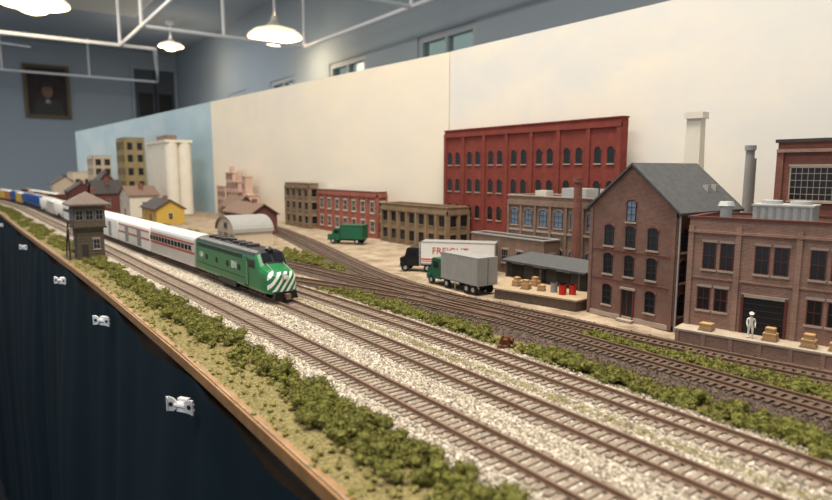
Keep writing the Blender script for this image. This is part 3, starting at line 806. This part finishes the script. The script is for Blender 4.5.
# signal tower
mb = MB()
mb.box(.3,4.1,.3,5.1,0,5.0,'towerw'); mb.box(0,4.4,0,5.4,5.0,8.6,'towerw'); mb.box(-.15,4.55,-.15,5.55,4.9,5.15,'fr_dark')
for i in range(9):
    z = .3+i*.5
    mb.box(.26,4.14,.26,5.14,z,z+.05,'fr_dark')
q = [(-.8,-.8),(5.2,-.8),(5.2,6.2),(-.8,6.2)]
mb.add([(x,y,8.5) for x,y in q]+[(x,y,8.75) for x,y in q]+[(2.2,2.0,10.6),(2.2,3.4,10.6)],
       [(0,3,2,1),(0,1,5,4),(1,2,6,5),(2,3,7,6),(3,0,4,7),(4,5,8),(5,6,9,8),(6,7,9),(7,4,8,9)], 'towerroof')
mb.box(3.1,3.6,3.6,4.1,9,11.3,'brick_stack')
fW = ((0,5.4,0),(0,-1,0),(-1,0,0)); fS = ((0,0,0),(1,0,0),(0,-1,0))
for i in range(4): window(mb, fW, .8+i*1.27, 6.2, 1.0, 1.6, 'glass', 'fr_grey', 0, 1, 1, None, None)
for i in range(3): window(mb, fS, .8+i*1.4, 6.2, 1.05, 1.6, 'glass', 'fr_grey', 0, 1, 1, None, None)
fW2 = ((.3,5.1,0),(0,-1,0),(-1,0,0)); fS2 = ((.3,.3,0),(1,0,0),(0,-1,0))
window(mb, fW2, 1.3, 1.6, .9, 1.6, 'glass', 'fr_grey', 0); window(mb, fS2, 2.7, 1.6, .9, 1.6, 'glass', 'fr_grey', 0); mb.fbox(fS2,.6,1.5,0,2.4,0,.07,'fr_dark')
for i in range(12): mb.box(-.75,-.05, 5.2-i*.33, 5.5-i*.33, .3+i*.4, .38+i*.4, 'planks')
mb.cyl((-.75,5.4,1.2),(-.75,1.4,6.0),.05,.05,'fr_dark',6); mb.cyl((-.75,5.4,.2),(-.75,1.4,5.0),.08,.08,'fr_dark',6)
mb.box(-.85,0,.3,1.4,4.9,5.05,'planks'); mb.cyl((-.75,.4,0),(-.75,.4,6),.07,.07,'fr_dark',6); mb.cyl((-.75,1.4,0),(-.75,1.4,6),.07,.07,'fr_dark',6); mb.cyl((-.75,5.4,0),(-.75,5.4,1.3),.05,.05,'fr_dark',6)
mb.obj('signal_tower', (11.2,106,0))

# switch machine
mb = MB()
mb.box(-.9,.9,-.35,.35,.0,.35,'rust'); mb.box(-.5,.4,-.3,.3,.35,.75,'rust'); mb.cyl((-.7,0,.35),(-.7,0,1.1),.07,.07,'rust',8); mb.cyl((.6,-.5,.45),(.6,.5,.45),.25,.25,'rust',12)
mb.box(-.95,-.45,-.05,.05,.9,1.1,'rust'); mb.cyl((-1.4,.2,.2),(.9,.2,.2),.06,.06,'rust',6); mb.ball((.1,-.1,.75),.25,'rust')
mb.obj('switch_machine', (32.8,33.4,.02), rot=.5)

# ------------------------------------------------------------------ trucks
def wheels(mb, pts, r=.55, w=.3):
    for (x,y) in pts:
        mb.cyl((x-w/2,y,r),(x+w/2,y,r),r,r,'rubber',16); s = -1 if x<0 else 1
        mb.cyl((x+s*w/2,y,r),(x+s*(w/2+.03),y,r),r*.5,r*.4,'hvac',12)
def semi(name, loc, rot, Lt, body, cab, textstr=None):
    mb = MB()
    mb.box(-1.4,1.4,0,Lt,1.15,4.25,body); mb.box(-1.45,1.45,-.05,.1,1.1,4.3,'fr_grey'); mb.box(-1.43,1.43,0,Lt,1.1,1.3,'fr_grey'); mb.box(-1.43,1.43,0,Lt,4.18,4.28,'fr_grey')
    n = int(Lt/.45)
    for i in range(n+1):
        y = Lt*i/n
        if not textstr: mb.box(-1.44,1.44,y-.03,y+.03,1.2,4.2,body)
    if textstr: mb.box(-1.415,1.415,.15,Lt-.05,1.75,1.95,'red'); mb.box(-1.415,1.415,.15,Lt-.05,1.5,1.6,'red')
    mb.box(-.03,.03,-.08,0,1.2,4.2,'fr_dark')
    mb.box(-.5,.5,.5,Lt+2.6,.75,1.1,'black')
    wheels(mb, [(x,y) for x in (-1.15,1.15) for y in (1.0,2.2)]); wheels(mb, [(x,y) for x in (-1.15,1.15) for y in (Lt-.9,Lt+2.3)])
    mb.cyl((-1.4,Lt*.6,.2),(-1.4,Lt*.6,1.1),.08,.08,'fr_grey',6)
    y = Lt+.35
    mb.fpoly(((-1.3,y,0),(0,1,0),(1,0,0)), [(0,.8),(2.6,.8),(2.7,1.9),(2.0,2.1),(1.7,3.2),(1.5,3.35),(0,3.35)], 0, 2.6, cab)
    mb.box(-1.32,-1.28,y+.4,y+1.4,2.15,2.95,'glass'); mb.box(1.28,1.32,y+.4,y+1.4,2.15,2.95,'glass')
    mb.add([(-1.1,y+2.03,2.2),(1.1,y+2.03,2.2),(1.1,y+1.76,3.1),(-1.1,y+1.76,3.1)], [(0,1,2,3)], 'glass')
    mb.box(-1.35,1.35,y+2.65,y+2.8,.6,1.0,'chrome'); mb.box(-.7,.7,y+2.66,y+2.72,1.0,1.7,'chrome')
    mb.cyl((-1.15,y-.1,1),(-1.15,y-.1,4.1),.08,.08,'chrome',8); mb.box(-1.5,-1.1,y+1.9,y+2.6,.9,1.3,cab); mb.box(1.1,1.5,y+1.9,y+2.6,.9,1.3,cab)
    o = mb.obj(name, loc, rot=rot)
    if textstr: 
        text(textstr, o, (-1.42,Lt*.6,3.0), (math.pi/2,0,-math.pi/2), 1.3, 'red')
    return o
semi('semi_truck', (45.4,49.2,.0), math.radians(-2), 6.9, 'silvert', 'green_tr')
semi('semi_truck', (56.0,59.0,.0), math.radians(40), 10.2, 'white', 'black', 'FREIGHT')
# green delivery truck
mb = MB()
mb.box(-1.3,1.3,0,4.6,1.0,3.6,'green_tr'); mb.box(-1.35,1.35,-.05,4.65,3.55,3.7,'green_tr'); mb.box(-.5,.5,0,7,.6,1.0,'black')
mb.fpoly(((-1.2,4.8,0),(0,1,0),(1,0,0)), [(0,.7),(2.5,.7),(2.5,1.8),(1.6,1.9),(1.3,2.9),(0,3.0)], 0, 2.4, 'green_tr')
mb.box(-1.22,1.22,5.0,5.9,2.0,2.7,'glass'); wheels(mb, [(x,y) for x in (-1.1,1.1) for y in (1.2,6.2)]); mb.box(-1.2,1.2,7.3,7.45,.6,.95,'chrome')
mb.obj('delivery_truck', (58.4,97.5,.0), rot=math.radians(35))

# ------------------------------------------------------------------ rolling stock
def trucks(mb, yc, ax, col='black'):
    sp = 1.25 if ax == 3 else 2.6
    ysx = [yc-sp*1.0, yc, yc+sp*1.0] if ax == 3 else [yc-1.3, yc+1.3]
    for y in ysx:
        for s in (-1,1):
            mb.cyl((s*.76,y,1.08),(s*.9,y,1.08),.52,.52,'rail',18); mb.cyl((s*.9,y,1.08),(s*1.25,y,1.08),.2,.2,col,10)
        mb.cyl((-.8,y,1.08),(.8,y,1.08),.12,.12,col,8)
    for s in (-1,1):
        a, b = sorted((s*1.0, s*1.22)); mb.box(a,b,ysx[0]-.75,ysx[-1]+.75,.9,1.3,col)
        for y in ysx: mb.box(a-.03,b+.03,y-.28,y+.28,.72,1.4,col)
        for i in range(len(ysx)-1): mb.cyl(((a+b)/2,(ysx[i]+ysx[i+1])/2,.75),((a+b)/2,(ysx[i]+ysx[i+1])/2,1.4),.16,.16,col,8)
    mb.box(-.9,.9,yc-1.2,yc+1.2,1.1,1.4,col)

def ring(w, top, zb):
    return [(-w*.96,zb),(-w,zb+.25),(-w,top-1.0),(-w*.97,top-.62),(-w*.86,top-.3),(-w*.62,top-.1),(-w*.3,top-.02),(0,top),
            (w*.3,top-.02),(w*.62,top-.1),(w*.86,top-.3),(w*.97,top-.62),(w,top-1.0),(w,zb+.25),(w*.96,zb)]
def loft(mb, secs, matf):
    rings = [[(x,y,z) for x,z in ring(w,top,zb)] for (y,w,top,zb) in secs]; m = 15
    for a, b in zip(rings[:-1], rings[1:]):
        for j in range(m-1):
            q = [a[j],a[j+1],b[j+1],b[j]]; c = [sum(p[i] for p in q)/4 for i in range(3)]
            mb.add(q, [(0,1,2,3)], matf(c, j))
        mb.add([a[0],a[-1],b[-1],b[0]], [(0,1,2,3)], 'black')
    mb.add(rings[0], [tuple(range(m))], matf((0,rings[0][0][1],2),7)); mb.add(rings[-1], [tuple(range(m))], matf((0,rings[-1][0][1],2),0))

def place(tr, y0, L):
    x0 = X(tr,y0); y1 = y0+L
    for _ in range(4):
        x1 = X(tr,y1); d = math.hypot(x1-x0,y1-y0); y1 = y0+(y1-y0)*L/d
    return (x0,y0,0), math.atan2(-(X(tr,y1)-x0), y1-y0), y1

# locomotive
mb = MB(); LL = 22.5
secs = [(0,.8,2.7,1.05),(.12,1.15,3.0,.95),(.4,1.42,3.2,.9),(.9,1.6,3.38,.9),(1.6,1.7,3.52,.9),(2.3,1.75,3.66,.9),(2.62,1.75,3.76,.9),
        (3.5,1.75,4.95,.9),(3.8,1.75,5.1,.9),(4.2,1.75,5.15,.9)]+[(y,1.75,5.15,.9) for y in (8,12,16,20,LL)]
secs = [(y,w,t+.35,zb+.35) for y,w,t,zb in secs]
def lm(c, j):
    if c[1] < .8 and c[2] > 1.5 and c[2] < 3.5: return 'stripes'
    if c[2] > 4.95 and c[1] > 3.4: return 'black'
    if 2.6 < c[1] < 3.5 and c[2] > 4.0 and 4 < j < 10: return 'black'
    return 'green_bn'
loft(mb, secs, lm)
for s in (-1,1):
    a, b = sorted((s*.1, s*1.15))
    mb.add([(a,2.75,4.33),(b,2.75,4.33),(b*1.0,3.4,5.2),(a,3.4,5.2)], [(0,1,2,3)], 'glass')
    mb.box(*sorted((s*1.74,s*1.79)),3.7,5.2,3.6,4.5,'glass'); mb.box(*sorted((s*1.74,s*1.80)),5.5,6.3,1.4,4.6,'fr_dark')
    mb.box(*sorted((s*1.75,s*1.81)),5.56,6.24,1.46,4.54,'green_bn')
    for y in (8,11.5,15,18.5): mb.cyl((s*1.74,y,3.2),(s*1.80,y,3.2),.36,.36,'black',16)
    for i in range(30): mb.box(*sorted((s*1.74,s*1.80)),7+i*.5,7.25+i*.5,4.3,4.75,'fr_dark')
    mb.box(*sorted((s*1.3,s*1.76)),9.0,14.2,.75,1.4,'black'); mb.box(*sorted((s*1.74,s*1.79)),6.5,LL-.3,2.2,2.26,'fr_dark')
    for z in (1.0,1.5): mb.box(*sorted((s*1.7,s*1.95)),5.6,6.2,z,z+.05,'black')
    mb.cyl((s*1.85,5.45,1.6),(s*1.85,5.45,4.2),.03,.03,'hvac',6)
    mb.cyl((s*.95,.6,3.55),(s*.95,2.4,4.2),.03,.03,'hvac',6)
mb.cyl((0,-.12,3.05),(0,.25,3.05),.32,.32,'hvac',16); mb.cyl((0,-.14,3.05),(0,-.11,3.05),.25,.25,'white',16)
mb.cyl((0,3.3,5.3),(0,3.9,5.55),.28,.28,'black',12)
mb.fpoly(((-1.35,-.15,0),(1,0,0),(0,1,0)), [(0,.7),(2.7,.7),(2.5,1.5),(.2,1.5)], 0, .5, 'black')
mb.box(-.2,.2,-.9,0,.95,1.3,'rail'); mb.box(-.3,.1,-1.0,-.7,.8,1.4,'rail'); mb.box(-.2,.2,LL,LL+.4,.95,1.3,'rail')
for y in (8,10,12,16,18,20): mb.cyl((0,y,5.4),(0,y,5.7),.75,.75,'fr_dark',18)
for s in (-1,1): mb.cyl((s*.3,4.2,5.5),(s*.3,3.5,5.75),.06,.14,'hvac',8)
mb.box(-.3,.3,13.4,14.6,5.4,5.8,'fr_dark')
trucks(mb, 4.6, 3); trucks(mb, 18.2, 3)
loc, rot, y1 = place(TB, 57.6, LL)
lo = mb.obj('diesel_locomotive', loc, rot=rot, smooth=False)
text('BN', lo, (-1.83,6.9+2.4,3.3), (math.pi/2,0,-math.pi/2), 1.2, 'white')
text('104', lo, (-1.83,20.3,3.3), (math.pi/2,0,-math.pi/2), 1.0, 'white')

def coach(name, y0, L, band, win=True, body='silver', tr=TB):
    mb = MB()
    secs = [(y,1.72,5.35,1.2) for y in np.linspace(0,L,6)]
    loft(mb, secs, lambda c,j: ('white' if body=='white' else 'silverroof') if c[2] > 4.75 else body)
    for s in (-1,1):
        for i in range(5): mb.box(*sorted((s*1.72,s*1.77)),.1,L-.1,1.45+i*.26,1.57+i*.26,body)
        if band: 
            mb.box(*sorted((s*1.72,s*1.775)),.05,L-.05,2.85,3.15,band); mb.box(*sorted((s*1.72,s*1.76)),.05,L-.05,4.15,4.4,band)
        n = int(L/1.5)
        if win:
            for i in range(n): mb.box(*sorted((s*1.72,s*1.79)),1.2+i*1.45,2.2+i*1.45,3.3,4.0,'glass')
        else:
            for y in (L*.3,L*.7): mb.box(*sorted((s*1.72,s*1.79)),y-1.1,y+1.1,1.5,4.3,'fr_grey')
    mb.box(-.6,.6,-.35,0,1.2,4.6,'black'); mb.box(-.6,.6,L,L+.35,1.2,4.6,'black'); mb.box(-.9,.9,L*.35,L*.65,.8,1.25,'black')
    trucks(mb, 3.4, 2); trucks(mb, L-3.4, 2)
    loc, rot, y1 = place(tr, y0, L); mb.obj(name, loc, rot=rot); return y1
def freight(name, y0, L, body, kind, tr=TB):
    mb = MB()
    if kind == 'hopper':
        mb.fpoly(((-1.7,0,0),(0,1,0),(1,0,0)), [(.4,2.6),(2.4,1.4),(3.2,1.4),(4.6,2.2),(L-4.6,2.2),(L-3.2,1.4),(L-2.4,1.4),(L-.4,2.6),(L,2.7),(L,4.9),(0,4.9),(0,2.7)], 0, 3.4, body)
        n = 10
        for i in range(n+1): mb.box(-1.8,1.8,L*i/n-.06+(.06 if i==0 else 0),L*i/n+.06-(.06 if i==n else 0),2.7,4.95,body)
        mb.box(-1.0,1.0,0,L,4.9,5.3,body); mb.box(-.5,.5,0,L,5.3,5.38,'fr_grey')
    else:
        mb.box(-1.7,1.7,0,L,1.4,4.9,body); mb.fpoly(((-1.8,0,4.9),(1,0,0),(0,1,0)), [(0,0),(3.6,0),(1.8,.35)], -0, L, 'silverroof')
        for s in (-1,1):
            mb.box(*sorted((s*1.7,s*1.8)),L/2-1.5,L/2+1.5,1.4,4.7,body)
            for i in range(12): mb.box(*sorted((s*1.7,s*1.76)),L*i/12,L*i/12+.12,1.4,4.8,body)
    mb.box(-.15,.15,-.3,L+.3,1.1,1.3,'black'); trucks(mb, 2.6, 2); trucks(mb, L-2.6, 2)
    loc, rot, y1 = place(tr, y0, L); mb.obj(name, loc, rot=rot); return y1
y = coach('passenger_coach', y1+.8, 19.5, 'coachred', True, 'silver', TB)
y = coach('baggage_car', y+.8, 20, 'coachred', False, 'white')
for i in range(3): y = coach('passenger_coach', y+.8, 20, None, i > 0, 'white')
for k, kd in (('white','hopper'),('silver','box'),('white','hopper'),('bluecar','hopper'),('bluecar','hopper'),('bluecar','hopper'),('yelcar','box'),('bluecar','hopper'),('orange','box'),('yelcar','box'),('bluecar','hopper'),('orange','box')):
    if y > 408: break
    y = freight('hopper_car' if kd=='hopper' else 'boxcar', y+.8, 15, k, kd)
y = 262
for k, kd in (('rust','box'),('orange','box'),('fr_maroon','box'),('yelcar','box'),('rust','hopper')):
    y = freight('hopper_car' if kd=='hopper' else 'boxcar', y+.8, 15, k, kd, TD)

# ------------------------------------------------------------------ worker figure (HO scale, 2 cm tall)
def figure(name, loc, rot):
    body = bmesh.new()
    J = {}
    def v(n, co, r): J[n] = (body.verts.new(co), r)
    v('pel',(0,0,1.02),.15); v('waist',(0,0,1.18),.135); v('chest',(0,.01,1.42),.165); v('neck',(0,.0,1.62),.065); v('head0',(0,-.01,1.72),.10); v('head1',(0,-.02,1.84),.125); v('crown',(0,.0,1.95),.09)
    for s,n in ((-1,'l'),(1,'r')):
        v('sh'+n,(s*.22,0,1.53),.075); v('el'+n,(s*.29,-.02+.05*s,1.24),.055); v('wr'+n,(s*.27,-.2,1.05),.036); v('pa'+n,(s*.265,-.25,.99),.034)
        v('hip'+n,(s*.1,0,.92),.115); v('kn'+n,(s*.13,-.03-.04*s,.52),.075); v('an'+n,(s*.14,.02,.1),.05); v('to'+n,(s*.15,-.14,.05),.045)
    E = [('pel','waist'),('waist','chest'),('chest','neck'),('neck','head0'),('head0','head1'),('head1','crown')]
    for n in 'lr': E += [('chest','sh'+n),('sh'+n,'el'+n),('el'+n,'wr'+n),('wr'+n,'pa'+n),('pel','hip'+n),('hip'+n,'kn'+n),('kn'+n,'an'+n),('an'+n,'to'+n)]
    for s,n in ((-1,'l'),(1,'r')):
        for i in range(4):
            a = 'f%s%d'%(n,i); l = (.055,.068,.064,.05)[i]
            v(a,(s*.265+(i-1.5)*.02,-.28-.01,.955),.010); v(a+'t',(s*.265+(i-1.5)*.021,-.275,.955-l),.008); E += [('pa'+n,a),(a,a+'t')]
        v('t'+n,(s*.265-s*.045,-.285,.98),.011); v('tt'+n,(s*.265-s*.06,-.31,.94),.009); E += [('pa'+n,'t'+n),('t'+n,'tt'+n)]
    body.verts.index_update()
    for a,b in E: body.edges.new((J[a][0],J[b][0]))
    rad = [J[k][1] for k in J]
    me = bpy.data.meshes.new(name); body.to_mesh(me); body.free()
    for k in ('shirt','skin'): me.materials.append(M[k])
    o = bpy.data.objects.new(name, me); scene.collection.objects.link(o)
    m = o.modifiers.new('skin','SKIN'); m.use_smooth_shade = True
    if not me.skin_vertices: 
        bm = bmesh.new(); bm.from_mesh(me); bm.verts.layers.skin.verify(); bm.to_mesh(me); bm.free()
    for i, r in enumerate(rad):
        me.skin_vertices[0].data[i].radius = (r,r); me.skin_vertices[0].data[i].use_root = (i == 0)
    ms = o.modifiers.new('sub','SUBSURF'); ms.levels = 1; ms.render_levels = 2
    o.location = (loc[0]*K,loc[1]*K,loc[2]*K+ZT); o.scale = (K,K,K); o.rotation_euler[2] = rot
    mb = MB()
    mb.ball((0,-.03,1.83),.128,'skin',14,10,1.15); mb.ball((0,.015,1.88),.132,'hair',14,8,.95); mb.ball((0,-.16,1.82),.025,'skin',8,6)
    for s in (-1,1): mb.ball((s*.045,-.15,1.855),.014,'hair',6,5); mb.ball((s*.13,-.02,1.83),.028,'skin',6,5)
    mb.box(-.035,.035,-.155,-.14,1.765,1.775,'hair')
    for s in (-1,1): mb.ball((s*.265,-.26,.99),.042,'skin',8,6); mb.ball((s*.15,-.08,.05),.075,'black',10,6,.6)
    mb.cyl((0,0,1.93),(0,-.02,2.02),.14,.11,'shirt',14); mb.cyl((0,-.06,1.93),(0,-.07,1.95),.17,.16,'shirt',14)
    mb.obj('head_and_hands', (0,0,0), smooth=True, parent=o)
    return o
figure('worker_figure', (*plat(-1.25,5.3),1.19), math.radians(-60))

# ------------------------------------------------------------------ room
mb = MB(); mb.box(-300,250,-200,930,-125,-120,'floor'); mb.obj('floor')
mb = MB(); mb.box(-300,250,-200,930,175,180,'ceil'); mb.obj('ceiling')
mb = MB(); mb.box(-300,240,920,930,-120,175,'wall'); mb.obj('wall_far')
mb = MB(); wins = [(273,331),(397,455),(521,579),(645,703)]
mb.box(240,250,-200,930,-120,-5,'wall'); mb.box(240,250,-200,930,100,175,'wall')
prev = -200
for a,b in wins: mb.box(240,250,prev,a,-5,100,'wall'); prev = b
mb.box(240,250,prev,930,-5,100,'wall'); mb.obj('wall_right')
for i,(a,b) in enumerate(wins):
    mb = MB(); x = 241
    for p in ((a,a+4,-5,100),(b-4,b,-5,100),(a+4,b-4,-5,-1),(a+4,b-4,96,100),(a+4,b-4,46,49),((a+b)/2-1,(a+b)/2+1,-1,96)):
        mb.box(x,x+5,p[0],p[1],p[2],p[3],'trim')
    mb.box(x+2,x+2.5,a+4,b-4,-1,96,'roomglass'); mb.obj('window_%d'%(i+1))
mb = MB(); mb.box(-300,177,918.5,920,-120,-108,'trim'); mb.obj('baseboard_far')
# dark double door on far wall
mb = MB()
mb.box(182,235,916,919.8,-120,152,'doorp'); 
for x in (178,235): mb.box(x,x+4,914,919.8,-120,156,'wall')
mb.box(182,235,914,919.8,152,156,'wall'); mb.box(208,210,915,916,-120,152,'black')
for x in (187,213):
    for z in (-105,-30,60): mb.box(x,x+18,915.2,916,z,z+60,'black')
mb.obj('door_1')
# framed portrait
mb = MB(); x0,x1,z0,z1,y = 53,104,80,147,920
mb.box(x0+4,x1-4,y-1.5,y,z0+4,z1-4,'canvas')
for a in ((x0,x0+4,z0,z1),(x1-4,x1,z0,z1),(x0+4,x1-4,z0,z0+4),(x0+4,x1-4,z1-4,z1)): mb.box(a[0],a[1],y-4,y,a[2],a[3],'gold')
fr = ((78.5,y-1.5,0),(1,0,0),(0,-1,0))
mb.fpoly(fr, [(-17,85),(17,85),(15,98),(7,104),(-7,104),(-15,98)], 0, .3, 'black')
mb.fpoly(fr, [(-3,99),(3,99),(2,104),(-2,104)], .3, .5, 'fr_grey')
mb.fpoly(fr, [(6.2*math.cos(t),114+8.5*math.sin(t)) for t in np.linspace(0,2*math.pi,16,endpoint=False)], .5, .8, 'skinold')
mb.fpoly(fr, [(6.8*math.cos(t),118+7.5*math.sin(t)) for t in np.linspace(0.2,math.pi-.2,10)], .8, 1.0, 'hair')
mb.obj('framed_portrait')
# suspended white pipe frame
mb = MB(); r = 1.3; zc = 109
mb.cyl((213,150,zc),(213,444,zc),r,r,'pipe',10); mb.cyl((95,444,zc),(213,444,zc),r,r,'pipe',10); mb.cyl((95,150,zc),(95,520,zc),r,r,'pipe',10); mb.cyl((-60,520,zc),(95,520,zc),r,r,'pipe',10)
mb.cyl((95,300,zc),(213,300,zc),r,r,'pipe',10); mb.cyl((-60,200,zc),(-60,520,zc),r,r,'pipe',10)
mb.cyl((-60,860,zc+20),(200,860,zc+20),r,r,'pipe',10); mb.cyl((0,520,zc),(0,860,zc+20),r,r,'pipe',10); mb.cyl((120,520,zc),(200,860,zc+20),r,r,'pipe',10); mb.cyl((95,520,zc),(120,520,zc),r,r,'pipe',10)
for p in ((213,444),(213,300),(95,444),(95,300),(95,520),(-60,520),(150,444),(0,520),(213,200),(0,700),(30,860),(120,860)):
    z = zc if p[1] < 600 else (zc+10 if p[1] < 800 else zc+20)
    mb.cyl((p[0],p[1],z),(p[0],p[1],175),1.1,1.1,'pipe',8)
mb.obj('suspended_pipe_frame')
# pendant lamps
def pendant(x, y, z, R, e):
    mb = MB()
    prof = [(R,0),(R*1.0,R*.08),(R*.8,R*.24),(R*.4,R*.36),(R*.16,R*.6),(2,R*.8)]
    for i,((r0,a),(r1,b)) in enumerate(zip(prof[:-1],prof[1:])): mb.cyl((0,0,a),(0,0,b),r0,r1,'shadeglow' if i < 3 else 'lampshade',24,cap=False)
    mb.cyl((0,0,.3),(0,0,R*.08),R*.96,R*.93,'lampglow',24)
    mb.ball((0,0,-1),R*.5,'lampglow',16,8,.5)
    mb.cyl((0,0,R*.8),(0,0,175-z),1.0,1.0,'pipe',8); mb.cyl((0,0,172-z),(0,0,175-z),5,5,'pipe',16)
    o = mb.obj('pendant_lamp', (x,y,z), smooth=True)
    l = bpy.data.lights.new('bulb','POINT'); l.energy = e; l.color = (1,.85,.65); l.shadow_soft_size = .1
    lo = bpy.data.objects.new('bulb', l); scene.collection.objects.link(lo); lo.parent = o; lo.location = (0,0,-16)
pendant(200,470,119,21,4); pendant(181,711,148,13,5); pendant(36,464,118,20,12)
# ceiling fan
mb = MB(); mb.cyl((0,0,0),(0,0,28),2,2,'pipe',10); mb.cyl((0,0,-8),(0,0,3),12,10,'pipe',20); mb.ball((0,0,-12),8,'lampshade',14,8)
for i in range(5):
    t = 2*math.pi*i/5+.3; c,s = math.cos(t), math.sin(t)
    q = [(10,-5),(55,-7),(58,0),(55,7),(10,5)]
    P = [(a*c-b*s,a*s+b*c,-2+b*.12) for a,b in q]+[(a*c-b*s,a*s+b*c,-1+b*.12) for a,b in q]
    mb.add(P, [(4,3,2,1,0),(5,6,7,8,9)]+[(j,(j+1)%5,5+(j+1)%5,5+j) for j in range(5)], 'pipe')
mb.obj('ceiling_fan', (0,772,147))

# unseen ceiling panels with area lights, added to brighten layout, aisle and room
def added_panel(x, y, sx, sy, e, col=(1,.92,.80)):
    mb = MB(); mb.box(-sx/2-3,sx/2+3,-sy/2-3,sy/2+3,3,8,'pipe'); mb.box(-sx/2,sx/2,-sy/2,sy/2,2.4,3,'lampshade')
    o = mb.obj('added_ceiling_panel', (x,y,167))
    l = bpy.data.lights.new('added_area_light','AREA'); l.shape = 'RECTANGLE'; l.size = sx*K; l.size_y = sy*K; l.energy = e; l.color = col
    q = bpy.data.objects.new('added_area_light', l); scene.collection.objects.link(q); q.parent = o; q.location = (0,0,1.5); q.scale = (100,100,100)
added_panel(30, 40, 40, 120, 54, (1,.91,.77)); added_panel(-70, 60, 40, 140, 20); added_panel(20, 320, 60, 120, 38); added_panel(-120, 560, 60, 160, 44, (.9,.95,1)); added_panel(110, 640, 60, 100, 24, (.9,.95,1))

# ------------------------------------------------------------------ world + camera
w = bpy.data.worlds.new('World'); scene.world = w; w.use_nodes = True
w.node_tree.nodes['Background'].inputs[0].default_value = (.90,.93,1.0,1); w.node_tree.nodes['Background'].inputs[1].default_value = .52

cam = bpy.data.cameras.new('Camera'); co = bpy.data.objects.new('Camera', cam); scene.collection.objects.link(co)
th = math.radians(35.8); p = math.radians(7.6)
fwd = Vector((math.sin(th)*math.cos(p), math.cos(th)*math.cos(p), -math.sin(p)))
co.location = (0,0,ZT+.14); co.rotation_euler = fwd.to_track_quat('-Z','Y').to_euler()
cam.sensor_width = 36; cam.lens = 600/832*36; cam.clip_start = .01; cam.clip_end = 50
cam.dof.use_dof = True; cam.dof.focus_distance = .55; cam.dof.aperture_fstop = 9.0
scene.camera = co
scene.view_settings.view_transform = 'Standard'
scene.view_settings.look = 'None'
scene.view_settings.exposure = .06
